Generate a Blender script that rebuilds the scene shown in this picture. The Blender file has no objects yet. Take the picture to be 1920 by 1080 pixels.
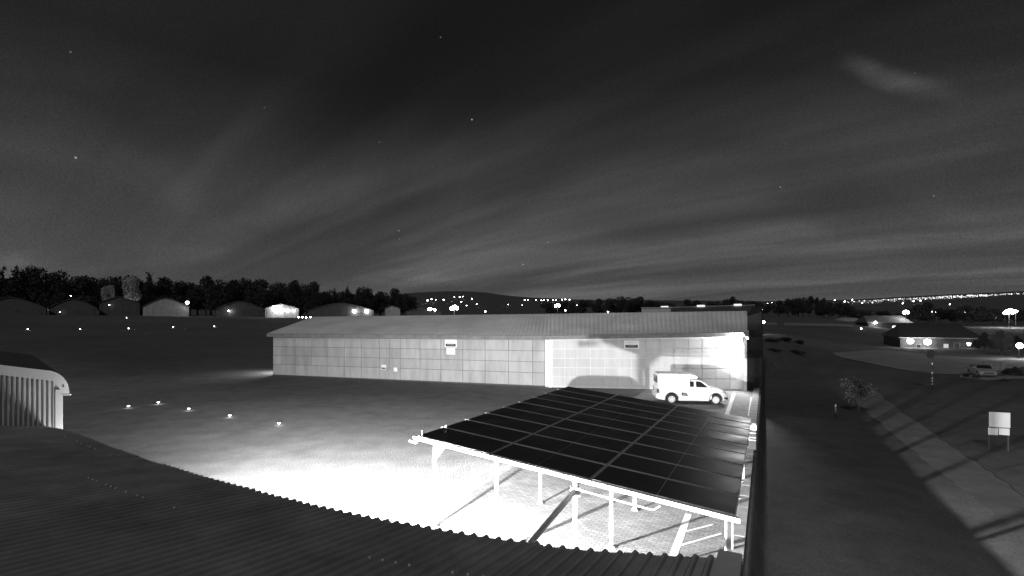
import bpy, math, random
from mathutils import Vector, Matrix
rnd = random.Random(7)
scene = bpy.context.scene
COL = scene.collection

# ------------------------------------------------------------------ camera, sky, moon, exposure
CAMH, FPX, CX, HZ = 5.3, 900.0, 960.0, 600.0
cam_d = bpy.data.cameras.new('camera')
cam = bpy.data.objects.new('camera', cam_d); COL.objects.link(cam)
cam.location = (0, 0, CAMH); cam.rotation_euler = (math.radians(90), 0, 0)
cam_d.sensor_width = 36.0; cam_d.lens = 36.0 * FPX / 1920.0
cam_d.shift_y = (HZ - 540.0) / 1920.0
cam_d.clip_start = 0.05; cam_d.clip_end = 20000
scene.camera = cam

def ray(px, py): return Vector(((px - CX) / FPX, 1.0, -(py - HZ) / FPX))   # a pixel's direction
MOON_EL, MOON_AZ = 38.0, 208.0      # degrees; azimuth clockwise from +Y (behind the camera, to its left)
world = bpy.data.worlds.new('World'); scene.world = world
world.use_nodes = True
def build_world():
    nt = world.node_tree; N = nt.nodes; L = nt.links
    for n in list(N): N.remove(n)
    out = N.new('ShaderNodeOutputWorld'); bg = N.new('ShaderNodeBackground')
    sky = N.new('ShaderNodeTexSky'); sky.sky_type = 'NISHITA'; sky.sun_disc = False
    sky.sun_elevation = math.radians(MOON_EL); sky.sun_rotation = math.radians(MOON_AZ)
    sky.altitude = 1500; sky.dust_density = 1.6
    bw = N.new('ShaderNodeRGBToBW'); L.new(sky.outputs[0], bw.inputs[0])
    tc = N.new('ShaderNodeTexCoord'); sep = N.new('ShaderNodeSeparateXYZ'); L.new(tc.outputs['Generated'], sep.inputs[0])
    def math_(op, a, b=None, clamp=False):
        m = N.new('ShaderNodeMath'); m.operation = op; m.use_clamp = clamp
        for i, v in enumerate((a, b)):
            if v is None: continue
            if isinstance(v, (int, float)): m.inputs[i].default_value = v
            else: L.new(v, m.inputs[i])
        return m.outputs[0]
    z = math_('MAXIMUM', sep.outputs[2], 0.0)
    zz = math_('ADD', z, 0.13)
    u = math_('DIVIDE', sep.outputs[0], zz); v = math_('DIVIDE', sep.outputs[1], zz)
    comb = N.new('ShaderNodeCombineXYZ'); L.new(u, comb.inputs[0]); L.new(v, comb.inputs[1])
    def streaks(rot, sx, sy, detail, seed, lo, hi, dist=0.6):
        mp = N.new('ShaderNodeMapping'); mp.inputs['Rotation'].default_value = (0, 0, math.radians(rot))
        L.new(comb.outputs[0], mp.inputs[0])
        m2 = N.new('ShaderNodeMapping'); m2.inputs['Scale'].default_value = (sx, sy, 1); m2.inputs['Location'].default_value = (seed, seed * 0.37, 0)
        L.new(mp.outputs[0], m2.inputs[0])
        nz = N.new('ShaderNodeTexNoise'); nz.inputs['Scale'].default_value = 1.0; nz.inputs['Detail'].default_value = detail
        nz.inputs['Distortion'].default_value = dist; nz.inputs['Roughness'].default_value = 0.5
        L.new(m2.outputs[0], nz.inputs['Vector'])
        mr = N.new('ShaderNodeMapRange'); mr.inputs[1].default_value = lo; mr.inputs[2].default_value = hi
        mr.interpolation_type = 'SMOOTHSTEP'
        L.new(nz.outputs[0], mr.inputs[0]); return mr.outputs[0]
    # bands of thin high cloud running away to the left, as parallel streaks on a flat layer
    s1 = streaks(-52, 0.9, 0.16, 3.0, 8.9, 0.36, 0.70)
    s2 = streaks(-48, 2.3, 0.28, 4.0, 11.2, 0.42, 0.72)
    s3 = streaks(-60, 5.0, 0.7, 4.0, 5.1, 0.35, 0.8)
    c = math_('ADD', math_('MULTIPLY', s1, 0.74), math_('MULTIPLY', s2, 0.40))
    c = math_('ADD', c, math_('MULTIPLY', math_('MULTIPLY', s3, s1), 0.16))
    s4 = streaks(-52, 0.55, 0.38, 4.0, 21.3, 0.34, 0.66, 1.0)
    c = math_('MULTIPLY', c, math_('ADD', math_('MULTIPLY', s4, 0.75), 0.35))
    # clouds are lit by the towns below: nearer the horizon they are brighter
    glow = N.new('ShaderNodeMapRange'); glow.inputs[1].default_value = 0.0; glow.inputs[2].default_value = 0.42
    glow.inputs[3].default_value = 1.0; glow.inputs[4].default_value = 0.09; L.new(z, glow.inputs[0])
    cl = math_('MULTIPLY', math_('MULTIPLY', c, glow.outputs[0]), 0.102)
    low = N.new('ShaderNodeMapRange'); low.inputs[1].default_value = 0.0; low.inputs[2].default_value = 0.40
    low.inputs[3].default_value = 0.048; low.inputs[4].default_value = 0.0; low.interpolation_type = 'SMOOTHSTEP'; L.new(z, low.inputs[0])
    base = math_('MULTIPLY', bw.outputs[0], 0.010 * 0.12)
    tot = math_('ADD', math_('ADD', base, cl), low.outputs[0])
    tot = math_('ADD', tot, 0.0065)
    # one loose wisp high on the right
    A_, B_ = ray(1560, 112).normalized(), ray(1822, 200).normalized(); AB = B_ - A_
    def vm(op, a, b):
        m = N.new('ShaderNodeVectorMath'); m.operation = op
        for i, q in enumerate((a, b)):
            if isinstance(q, (Vector, tuple)): m.inputs[i].default_value = tuple(q)
            elif q is not None: L.new(q, m.inputs[i])
        return m
    nd = N.new('ShaderNodeTexNoise'); nd.inputs['Scale'].default_value = 9.0; nd.inputs['Detail'].default_value = 6; L.new(tc.outputs['Generated'], nd.inputs['Vector'])
    jit = vm('MULTIPLY', vm('SUBTRACT', nd.outputs['Color'], (.5, .5, .5)).outputs[0], (.03, .03, .05)).outputs[0]
    pa = vm('SUBTRACT', vm('ADD', tc.outputs['Generated'], jit).outputs[0], A_).outputs[0]
    tt = math_('DIVIDE', vm('DOT_PRODUCT', pa, AB).outputs['Value'], AB.length_squared, True)
    sc2 = N.new('ShaderNodeVectorMath'); sc2.operation = 'SCALE'; sc2.inputs[0].default_value = tuple(AB); L.new(tt, sc2.inputs['Scale'])
    dd = vm('LENGTH', vm('SUBTRACT', pa, sc2.outputs[0]).outputs[0], None).outputs['Value']
    wm = N.new('ShaderNodeMapRange'); wm.interpolation_type = 'SMOOTHSTEP'; wm.inputs[1].default_value = 0.0; wm.inputs[2].default_value = 0.022
    wm.inputs[3].default_value = 0.022; wm.inputs[4].default_value = 0.0; L.new(dd, wm.inputs[0])
    tot = math_('ADD', tot, math_('MULTIPLY', wm.outputs[0], math_('MULTIPLY', math_('ADD', math_('MULTIPLY', s3, 2.2), .7), math_('SINE', math_('MULTIPLY', tt, math.pi)))))
    # a few stars
    vo = N.new('ShaderNodeTexVoronoi'); vo.inputs['Scale'].default_value = 40.0; L.new(tc.outputs['Generated'], vo.inputs['Vector'])
    st = N.new('ShaderNodeMapRange'); st.inputs[1].default_value = 0.0; st.inputs[2].default_value = 0.075
    st.inputs[3].default_value = 1.0; st.inputs[4].default_value = 0.0; L.new(vo.outputs['Distance'], st.inputs[0])
    sc_ = N.new('ShaderNodeSeparateColor'); L.new(vo.outputs['Color'], sc_.inputs[0])
    pick = math_('GREATER_THAN', sc_.outputs[0], 0.90)
    tot = math_('ADD', tot, math_('MULTIPLY', math_('MULTIPLY', st.outputs[0], pick), math_('MULTIPLY', sc_.outputs[1], 0.8)))
    fine = N.new('ShaderNodeTexNoise'); fine.inputs['Scale'].default_value = 420.0; fine.inputs['Detail'].default_value = 2.0; L.new(tc.outputs['Generated'], fine.inputs['Vector'])
    fr = N.new('ShaderNodeMapRange'); fr.inputs[1].default_value = .25; fr.inputs[2].default_value = .75; fr.inputs[3].default_value = .82; fr.inputs[4].default_value = 1.18
    L.new(fine.outputs[0], fr.inputs[0]); tot = math_('MULTIPLY', tot, fr.outputs[0])      # fine mottling that stands in for camera grain
    L.new(tot, bg.inputs['Color']); bg.inputs['Strength'].default_value = 1.0
    L.new(bg.outputs[0], out.inputs[0])
build_world()

moon_d = bpy.data.lights.new('moon', 'SUN'); moon_d.energy = 0.46; moon_d.angle = math.radians(3.0)
moon_d.color = (1, 1, 1)
moon = bpy.data.objects.new('moon', moon_d); COL.objects.link(moon)
_az, _el = math.radians(MOON_AZ), math.radians(MOON_EL)
_to = Vector((math.sin(_az) * math.cos(_el), math.cos(_az) * math.cos(_el), math.sin(_el)))
moon.rotation_euler = _to.to_track_quat('Z', 'Y').to_euler()
moon.location = (0, -20, 40)

scene.view_settings.view_transform = 'Standard'; scene.view_settings.look = 'None'
scene.view_settings.exposure = 0.0; scene.view_settings.gamma = 1.0
scene.render.engine = 'CYCLES'
scene.cycles.max_bounces = 5; scene.cycles.diffuse_bounces = 3; scene.cycles.glossy_bounces = 2
scene.cycles.transparent_max_bounces = 6
scene.cycles.sample_clamp_indirect = 4.0
scene.cycles.use_denoising = True

# ------------------------------------------------------------------ picture <-> place
def at(px, py, y): r = ray(px, py); return Vector((r.x * y, y, CAMH + r.z * y))
def on(px, py, h=0.0):                      # where the pixel's ray meets the level h
    r = ray(px, py); y = (h - CAMH) / r.z
    return Vector((r.x * y, y, h))
def lerp(a, b, t): return a + (b - a) * t
def pw(x, pts):                             # piecewise linear
    if x <= pts[0][0]: return pts[0][1]
    for (x0, y0), (x1, y1) in zip(pts, pts[1:]):
        if x <= x1: return y0 + (y1 - y0) * (x - x0) / (x1 - x0)
    return pts[-1][1]
def sstep(a, b, x):
    t = max(0.0, min(1.0, (x - a) / (b - a))); return t * t * (3 - 2 * t)

# ------------------------------------------------------------------ materials (the picture is monochrome: all greys)
MATS = {}
def mat(name, v, rough=0.8, var=0.25, scale=3.0, metal=0.0, bump=0.0, bscale=40.0, stretch=None, spec=0.5, detail=6.0, rand=0.0):
    if name in MATS: return MATS[name]
    m = bpy.data.materials.new(name); m.use_nodes = True
    nt = m.node_tree; N = nt.nodes; L = nt.links
    b = N['Principled BSDF']; b.inputs['Roughness'].default_value = rough; b.inputs['Metallic'].default_value = metal
    b.inputs['Specular IOR Level'].default_value = spec
    tc = N.new('ShaderNodeTexCoord'); src = tc.outputs['Object']
    if stretch:
        mp = N.new('ShaderNodeMapping'); mp.inputs['Scale'].default_value = stretch; L.new(src, mp.inputs[0]); src = mp.outputs[0]
    if var > 0:
        nz = N.new('ShaderNodeTexNoise'); nz.inputs['Scale'].default_value = scale; nz.inputs['Detail'].default_value = detail
        nz.inputs['Roughness'].default_value = 0.65; L.new(src, nz.inputs['Vector'])
        mr = N.new('ShaderNodeMapRange'); mr.inputs[1].default_value = 0.3; mr.inputs[2].default_value = 0.7
        mr.inputs[3].default_value = v * (1 - var); mr.inputs[4].default_value = min(0.95, v * (1 + var))
        L.new(nz.outputs[0], mr.inputs[0]); outv = mr.outputs[0]
        if rand > 0:                          # pieces of one kind differ a little in tone
            oi = N.new('ShaderNodeObjectInfo'); r2 = N.new('ShaderNodeMapRange'); r2.inputs[3].default_value = 1 - rand; r2.inputs[4].default_value = 1 + rand
            L.new(oi.outputs['Random'], r2.inputs[0]); mu = N.new('ShaderNodeMath'); mu.operation = 'MULTIPLY'
            L.new(outv, mu.inputs[0]); L.new(r2.outputs[0], mu.inputs[1]); outv = mu.outputs[0]
        L.new(outv, b.inputs['Base Color'])
    else:
        b.inputs['Base Color'].default_value = (v, v, v, 1)
    if bump > 0:
        n2 = N.new('ShaderNodeTexNoise'); n2.inputs['Scale'].default_value = bscale; n2.inputs['Detail'].default_value = 4
        L.new(src, n2.inputs['Vector'])
        bp = N.new('ShaderNodeBump'); bp.inputs['Strength'].default_value = bump; bp.inputs['Distance'].default_value = 0.05
        L.new(n2.outputs[0], bp.inputs['Height']); L.new(bp.outputs[0], b.inputs['Normal'])
    MATS[name] = m
    return m
def glow_mat(name, strength, sample=True):
    if name in MATS: return MATS[name]
    m = bpy.data.materials.new(name); m.use_nodes = True
    b = m.node_tree.nodes['Principled BSDF']; b.inputs['Base Color'].default_value = (.8, .8, .8, 1)
    b.inputs['Emission Color'].default_value = (1, 1, 1, 1); b.inputs['Emission Strength'].default_value = strength
    if not sample: m.cycles.emission_sampling = 'NONE'
    MATS[name] = m; return m
def grass_mat(name, v, spots=0.5):
    m = bpy.data.materials.new(name); m.use_nodes = True
    nt = m.node_tree; N = nt.nodes; L = nt.links; b = N['Principled BSDF']
    b.inputs['Roughness'].default_value = 0.95; b.inputs['Specular IOR Level'].default_value = 0.1
    geo = N.new('ShaderNodeNewGeometry')
    def nz(scale, detail, lo, hi, o0, o1, rough=0.6):
        n = N.new('ShaderNodeTexNoise'); n.inputs['Scale'].default_value = scale; n.inputs['Detail'].default_value = detail
        n.inputs['Roughness'].default_value = rough
        L.new(geo.outputs['Position'], n.inputs['Vector'])
        r = N.new('ShaderNodeMapRange'); r.inputs[1].default_value = lo; r.inputs[2].default_value = hi
        r.inputs[3].default_value = o0; r.inputs[4].default_value = o1; L.new(n.outputs[0], r.inputs[0]); return r.outputs[0], n
    a, _ = nz(0.045, 5, .35, .65, 0.84, 1.16)
    c, _ = nz(0.9, 6, .3, .7, 0.82, 1.18)
    d, nn = nz(14.0, 5, .25, .75, 0.62, 1.38, .75)
    def mul(x, y):
        k = N.new('ShaderNodeMath'); k.operation = 'MULTIPLY'
        for i, q in enumerate((x, y)):
            if isinstance(q, float): k.inputs[i].default_value = q
            else: L.new(q, k.inputs[i])
        return k.outputs[0]
    # paler strip along the near building: worn, dusty ground with floodlight glow painted in
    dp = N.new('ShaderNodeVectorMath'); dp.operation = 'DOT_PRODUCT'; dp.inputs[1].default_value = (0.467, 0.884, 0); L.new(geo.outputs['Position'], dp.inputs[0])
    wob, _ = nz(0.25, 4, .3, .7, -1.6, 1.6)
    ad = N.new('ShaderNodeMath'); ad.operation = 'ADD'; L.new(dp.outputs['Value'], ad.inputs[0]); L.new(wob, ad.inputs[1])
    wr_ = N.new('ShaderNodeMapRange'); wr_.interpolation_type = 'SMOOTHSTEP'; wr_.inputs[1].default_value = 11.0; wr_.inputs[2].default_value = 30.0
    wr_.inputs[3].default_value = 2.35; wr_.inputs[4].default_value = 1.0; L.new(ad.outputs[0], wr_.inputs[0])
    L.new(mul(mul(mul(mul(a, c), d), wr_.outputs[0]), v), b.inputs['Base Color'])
    bp = N.new('ShaderNodeBump'); bp.inputs['Strength'].default_value = 0.7; bp.inputs['Distance'].default_value = 0.12
    L.new(nn.outputs[0], bp.inputs['Height']); L.new(bp.outputs[0], b.inputs['Normal'])
    MATS[name] = m; return m
def paver_mat(name, v, ang, bw=0.21, bh=0.105):
    m = bpy.data.materials.new(name); m.use_nodes = True
    nt = m.node_tree; N = nt.nodes; L = nt.links; b = N['Principled BSDF']
    b.inputs['Roughness'].default_value = 0.85
    geo = N.new('ShaderNodeNewGeometry'); mp = N.new('ShaderNodeMapping'); mp.inputs['Rotation'].default_value = (0, 0, ang)
    L.new(geo.outputs['Position'], mp.inputs[0])
    br = N.new('ShaderNodeTexBrick'); br.inputs['Scale'].default_value = 1.0
    br.inputs['Brick Width'].default_value = bw; br.inputs['Row Height'].default_value = bh; br.inputs['Mortar Size'].default_value = 0.008
    br.inputs['Color1'].default_value = (v * .8,) * 3 + (1,); br.inputs['Color2'].default_value = (v * 1.2,) * 3 + (1,)
    br.inputs['Mortar'].default_value = (v * .42,) * 3 + (1,)
    L.new(mp.outputs[0], br.inputs['Vector'])
    nz = N.new('ShaderNodeTexNoise'); nz.inputs['Scale'].default_value = 0.8; nz.inputs['Detail'].default_value = 6
    L.new(geo.outputs['Position'], nz.inputs['Vector'])
    mr = N.new('ShaderNodeMapRange'); mr.inputs[1].default_value = .3; mr.inputs[2].default_value = .7; mr.inputs[3].default_value = .75; mr.inputs[4].default_value = 1.2
    L.new(nz.outputs[0], mr.inputs[0])
    mx = N.new('ShaderNodeVectorMath'); mx.operation = 'SCALE'; L.new(br.outputs['Color'], mx.inputs[0]); L.new(mr.outputs[0], mx.inputs['Scale'])
    L.new(mx.outputs[0], b.inputs['Base Color'])
    bp = N.new('ShaderNodeBump'); bp.inputs['Strength'].default_value = 0.5; bp.inputs['Distance'].default_value = 0.01; bp.invert = True
    L.new(br.outputs['Fac'], bp.inputs['Height']); L.new(bp.outputs[0], b.inputs['Normal'])
    MATS[name] = m; return m
def panel_mat():                             # solar cells behind glass
    m = bpy.data.materials.new('solar_cells'); m.use_nodes = True
    b = m.node_tree.nodes['Principled BSDF']; b.inputs['Base Color'].default_value = (.012, .012, .012, 1)
    b.inputs['Specular IOR Level'].default_value = 0.10
    N = m.node_tree.nodes; L = m.node_tree.links
    tc = N.new('ShaderNodeTexCoord'); nz = N.new('ShaderNodeTexNoise'); nz.inputs['Scale'].default_value = 1.1; nz.inputs['Detail'].default_value = 7
    L.new(tc.outputs['Object'], nz.inputs['Vector'])
    mr = N.new('ShaderNodeMapRange'); mr.inputs[1].default_value = .3; mr.inputs[2].default_value = .7; mr.inputs[3].default_value = .38; mr.inputs[4].default_value = .6
    L.new(nz.outputs[0], mr.inputs[0]); L.new(mr.outputs[0], b.inputs['Roughness'])
    m2 = N.new('ShaderNodeMapRange'); m2.inputs[1].default_value = .3; m2.inputs[2].default_value = .7; m2.inputs[3].default_value = .006; m2.inputs[4].default_value = .03
    L.new(nz.outputs[0], m2.inputs[0]); L.new(m2.outputs[0], b.inputs['Base Color'])
    MATS['solar_cells'] = m; return m

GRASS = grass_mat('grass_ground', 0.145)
M_ROOF = mat('near_roof_steel', 0.29, 0.6, 0.30, 1.6, rand=.10, detail=9)
M_HROOF = mat('hangar_roof_steel', 0.70, 0.7, 0.22, 0.22, detail=9)
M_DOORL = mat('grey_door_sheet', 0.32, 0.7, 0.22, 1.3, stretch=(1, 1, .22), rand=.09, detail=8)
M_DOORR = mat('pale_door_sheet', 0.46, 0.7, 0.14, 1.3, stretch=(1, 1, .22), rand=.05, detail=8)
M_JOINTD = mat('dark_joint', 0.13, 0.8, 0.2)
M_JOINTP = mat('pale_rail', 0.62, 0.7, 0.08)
M_WHITE = mat('white_paint', 0.78, 0.5, 0.05)
M_CARW = mat('white_car_paint', 0.80, 0.28, 0.03)
M_GLASS = mat('dark_glass', 0.02, 0.12, 0.0, spec=0.6)
M_BLACK = mat('black_rubber', 0.025, 0.8, 0.2)
M_DARK = mat('dark_steel', 0.05, 0.7, 0.3)
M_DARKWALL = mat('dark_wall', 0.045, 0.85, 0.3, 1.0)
M_STEEL = mat('galvanised_steel', 0.42, 0.5, 0.15, 2.0)
M_GREY = mat('grey_paint', 0.28, 0.7, 0.2)
M_CONC = mat('concrete', 0.30, 0.9, 0.25, 2.0, bump=0.2)
M_LINE = mat('road_paint', 0.70, 0.8, 0.25, 6.0)
M_RIM = mat('wheel_rim', 0.62, 0.35, 0.05)
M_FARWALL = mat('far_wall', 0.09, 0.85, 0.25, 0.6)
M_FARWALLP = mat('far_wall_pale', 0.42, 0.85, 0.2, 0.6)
M_FARROOF = mat('far_roof', 0.11, 0.8, 0.25, 0.5)
M_HOUSEROOF = mat('house_roof_tiles', 0.06, 0.9, 0.3, 2.0)
M_LEAF = mat('leaf_dark', 0.05, 0.9, 0.4, 1.0)
M_LEAF2 = mat('leaf_mid', 0.05, 0.9, 0.4, 1.0)
M_LEAFP = mat('leaf_pale', 0.045, 0.9, 0.3, 1.0)
M_BARK = mat('bark', 0.07, 0.95, 0.4, 4.0)
M_PAVE = paver_mat('brick_paving', 0.23, math.radians(27.9))
M_ASPH = mat('asphalt', 0.13, 0.9, 0.3, 1.5, bump=0.2, bscale=60)
M_CELL = panel_mat()
M_PFRAME = mat('panel_frame', 0.42, 0.6, 0.3, 1.2)
M_LAMP = glow_mat('lamp_glow', 90.0)
M_LAMPF = glow_mat('lamp_glow_far', 30.0)
M_LAMPW = glow_mat('lamp_glow_weak', 14.0)
M_FARLAMP = glow_mat('far_lamp_glow', 30.0, False)
M_CITY = glow_mat('city_glow', 6.0, False)

# ------------------------------------------------------------------ mesh helpers
class MB:
    def __init__(s): s.v = []; s.f = []; s.mi = []
    def add(s, vs, fs, mi=0):
        o = len(s.v); s.v += [tuple(v) for v in vs]; s.f += [tuple(i + o for i in f) for f in fs]; s.mi += [mi] * len(fs); return s
    def hexa(s, a, b, mi=0):                 # two quads (same winding) joined into a solid
        return s.add(list(a) + list(b), [(3, 2, 1, 0), (4, 5, 6, 7), (0, 1, 5, 4), (1, 2, 6, 5), (2, 3, 7, 6), (3, 0, 4, 7)], mi)
    def box(s, lo, hi, mi=0):
        x0, y0, z0 = lo; x1, y1, z1 = hi
        return s.hexa([(x0, y0, z0), (x1, y0, z0), (x1, y1, z0), (x0, y1, z0)], [(x0, y0, z1), (x1, y0, z1), (x1, y1, z1), (x0, y1, z1)], mi)
    def slab(s, o, u, v, w, mi=0):           # parallelepiped: corner o, edges u v w
        o, u, v, w = Vector(o), Vector(u), Vector(v), Vector(w)
        return s.hexa([o, o + u, o + u + v, o + v], [o + w, o + u + w, o + u + v + w, o + v + w], mi)
    def tube(s, p, q, r, n=10, r2=None, caps=True, mi=0):
        p, q = Vector(p), Vector(q); d = (q - p).normalized(); r2 = r if r2 is None else r2
        a = d.orthogonal().normalized(); b = d.cross(a)
        vs = [p + (a * math.cos(2 * math.pi * k / n) + b * math.sin(2 * math.pi * k / n)) * r for k in range(n)]
        vs += [q + (a * math.cos(2 * math.pi * k / n) + b * math.sin(2 * math.pi * k / n)) * r2 for k in range(n)]
        fs = [(k, (k + 1) % n, n + (k + 1) % n, n + k) for k in range(n)]
        if caps: fs += [tuple(range(n - 1, -1, -1)), tuple(range(n, 2 * n))]
        return s.add(vs, fs, mi)
    def ball(s, c, r, n=10, m=6, sz=1.0, mi=0):
        c = Vector(c); vs = [c + Vector((0, 0, r * sz))]; fs = []
        for j in range(1, m):
            t = math.pi * j / m
            for k in range(n):
                p = 2 * math.pi * k / n
                vs.append(c + Vector((r * math.sin(t) * math.cos(p), r * math.sin(t) * math.sin(p), r * sz * math.cos(t))))
        vs.append(c - Vector((0, 0, r * sz))); last = len(vs) - 1
        for k in range(n): fs.append((0, 1 + k, 1 + (k + 1) % n)); fs.append((last, 1 + (m - 2) * n + (k + 1) % n, 1 + (m - 2) * n + k))
        for j in range(m - 2):
            for k in range(n):
                a = 1 + j * n + k; b = 1 + j * n + (k + 1) % n
                fs.append((a, a + n, b + n, b))
        return s.add(vs, fs, mi)
    def prism(s, prof, f0, f1, mi=0):        # polygon swept: f0/f1 turn (a,b) into 3-D at the two ends
        n = len(prof); vs = [f0(*p) for p in prof] + [f1(*p) for p in prof]
        fs = [tuple(range(n)), tuple(range(2 * n - 1, n - 1, -1))] + [(k, n + k, n + (k + 1) % n, (k + 1) % n) for k in range(n)]
        return s.add(vs, fs, mi)
def tag(o, label=None, cat=None, group=None, kind=None):
    if label: o['label'] = label
    if cat: o['category'] = cat
    if group: o['group'] = group
    if kind: o['kind'] = kind
    return o
def thing(name, label, cat, loc=(0, 0, 0), rz=0.0, group=None):
    o = bpy.data.objects.new(name, None); COL.objects.link(o); o.location = loc; o.rotation_euler = (0, 0, rz)
    o.empty_display_size = 0.3
    return tag(o, label, cat, group)
def wmat(o):
    m = Matrix.Identity(4)
    while o is not None:
        m = (Matrix.Translation(o.location) @ o.rotation_euler.to_matrix().to_4x4()) @ m; o = o.parent
    return m
def mk(name, mb, m, parent=None, smooth=False, local=False, bevel=0.0):
    """one mesh object; vertices are given in world space unless local"""
    vs = mb.v
    if parent is not None and not local:
        inv = wmat(parent).inverted(); vs = [tuple(inv @ Vector(v)) for v in vs]
    me = bpy.data.meshes.new(name); me.from_pydata(vs, [], mb.f); me.validate(); me.update()
    for q in (m if isinstance(m, (list, tuple)) else [m]): me.materials.append(q)
    if any(mb.mi) and len(mb.mi) == len(me.polygons):
        for p, i in zip(me.polygons, mb.mi): p.material_index = i
    if smooth:
        for p in me.polygons: p.use_smooth = True
    o = bpy.data.objects.new(name, me); COL.objects.link(o); o.parent = parent
    if bevel:
        bv = o.modifiers.new('edge', 'BEVEL'); bv.width = bevel; bv.segments = 2; bv.limit_method = 'ANGLE'; bv.angle_limit = math.radians(35)
    return o
def copy_tree(o, parent=None):
    c = o.copy(); COL.objects.link(c); c.parent = parent
    for ch in list(o.children): copy_tree(ch, c)
    return c
def V3(x, y, z): return Vector((x, y, z))

# ------------------------------------------------------------------ terrain
# the apron's right-hand edge: X = EX0 + EK * Y, beyond it the grass lies lower
EX0, EK = -0.46, 0.529
_n = math.hypot(1, EK)
TA = Vector((EK / _n, 1 / _n))               # along the edge, away from the camera
TE = Vector((1 / _n, -EK / _n))              # across it, to the right
E0 = Vector((EX0, 0.0))
def st(x, y): p = Vector((x, y)) - E0; return p.dot(TE), p.dot(TA)
def xy(s, t): p = E0 + TE * s + TA * t; return p.x, p.y
DROP = 1.45
SKY_LINE = [(-900, 560), (0, 585), (560, 576), (700, 562), (760, 553), (850, 549), (905, 551), (960, 559), (1100, 565), (1300, 566), (1450, 567), (1600, 564), (1760, 556), (1920, 549), (2300, 545), (3500, 560)]
def ground_h(x, y):
    s, t = st(x, y); r = math.hypot(x, y)
    left = pw(r, [(0, 0), (62, 0), (150, 2.8), (200, 6.0), (260, 7.2), (420, 9.0), (600, 9.5)]) if y > 0 else 0.0
    right = pw(r, [(0, -DROP), (95, -DROP), (170, 0.2), (260, 3.0), (420, 4.6), (600, 6.0)]) if y > -40 else -DROP
    wid = 0.30 if r < 70 else 0.3 + (r - 70) * 0.35
    k = sstep(0.06, 0.06 + wid, s)
    h = left * (1 - k) + right * k
    if r > 500:
        if y > 0.15 * r:
            px = CX + FPX * x / y; ridge = CAMH + (HZ - pw(px, SKY_LINE)) / FPX * (y * 2600.0 / r)
        else: ridge = 60.0
        h = lerp(h, ridge, sstep(500, 2600, r))
        if r > 2600: h -= (r - 2600) * 0.06
    return h
def build_ground():
    ss = [6 * math.sinh(0.0633 * i) for i in range(-115, 116)]
    ss = sorted([q for q in ss if not -0.8 < q < 0.9] + [-0.7, -0.3, 0.0, 0.06, 0.10, 0.16, 0.22, 0.30, 0.36, 0.6, 0.9])
    ts = sorted([6 * math.sinh(0.0633 * i) + 20 for i in range(-115, 116)])
    mb = MB(); W = len(ss)
    for t in ts:
        for s in ss:
            x, y = xy(s, t); mb.v.append((x, y, ground_h(x, y)))
    for j in range(len(ts) - 1):
        for i in range(W - 1):
            a = j * W + i; mb.f.append((a, a + 1, a + 1 + W, a + W)); mb.mi.append(0)
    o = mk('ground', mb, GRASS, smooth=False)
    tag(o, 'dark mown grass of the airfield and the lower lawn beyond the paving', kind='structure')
build_ground()
def sheet(name, pts, z, m, label=None):
    mb = MB(); n = len(pts); mb.add([(p[0], p[1], z) for p in pts], [tuple(range(n))])
    o = mk(name, mb, m); tag(o, label, kind='structure'); return o
def band(s0, s1, t0, t1): return [xy(s0, t0), xy(s1, t0), xy(s1, t1), xy(s0, t1)]
sheet('pavement', band(-7.6, -0.42, 6.0, 40.5), 0.004, M_PAVE, 'brick paved yard under and around the solar carport')
kerb = thing('kerb', None, None)
tag(kerb, 'pale concrete kerb along the edge of the paved yard', kind='structure')
_k0 = None
for i in range(44):
    if _k0 is None:
        mb = MB(); mb.slab((0, 0, -0.3), (TE.x * .40, TE.y * .40, 0), (TA.x * .985, TA.y * .985, 0), (0, 0, .40))
        _k0 = mk('kerb_stone', mb, M_CONC, kerb, local=True, bevel=0.012); o = _k0
    else:
        o = _k0.copy(); COL.objects.link(o); o.parent = kerb
    x, y = xy(-0.42, 4.0 + i); o.location = (x, y, rnd.uniform(-.006, .006))

def line_mark(name, p, q, w, z=0.009, label=None):
    p, q = on(*p), on(*q); d = (q - p); d.z = 0; n = Vector((-d.y, d.x, 0)).normalized() * w / 2
    return sheet(name, [p - n, q - n, q + n, p + n], z, M_LINE, label)
line_mark('paint_line', (1291, 964), (1262, 1043), .17, label='thick white parking line on the brick paving')
line_mark('paint_line', (1287, 997), (1337, 984), .07, z=.0125, label='thin white cross line on the paving')
line_mark('paint_line', (1277, 1023), (1353, 1001), .07, z=.0125, label='thin white cross line on the paving')
line_mark('paint_line', (1294, 1045), (1349, 1030), .07, z=.0125, label='thin white cross line on the paving')
line_mark('paint_line', (1376, 738), (1361, 783), .22, label='white bay line beside the parked utility car')
line_mark('paint_line', (1409, 745), (1404, 780), .12, label='faint white line near the kerb')

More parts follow.
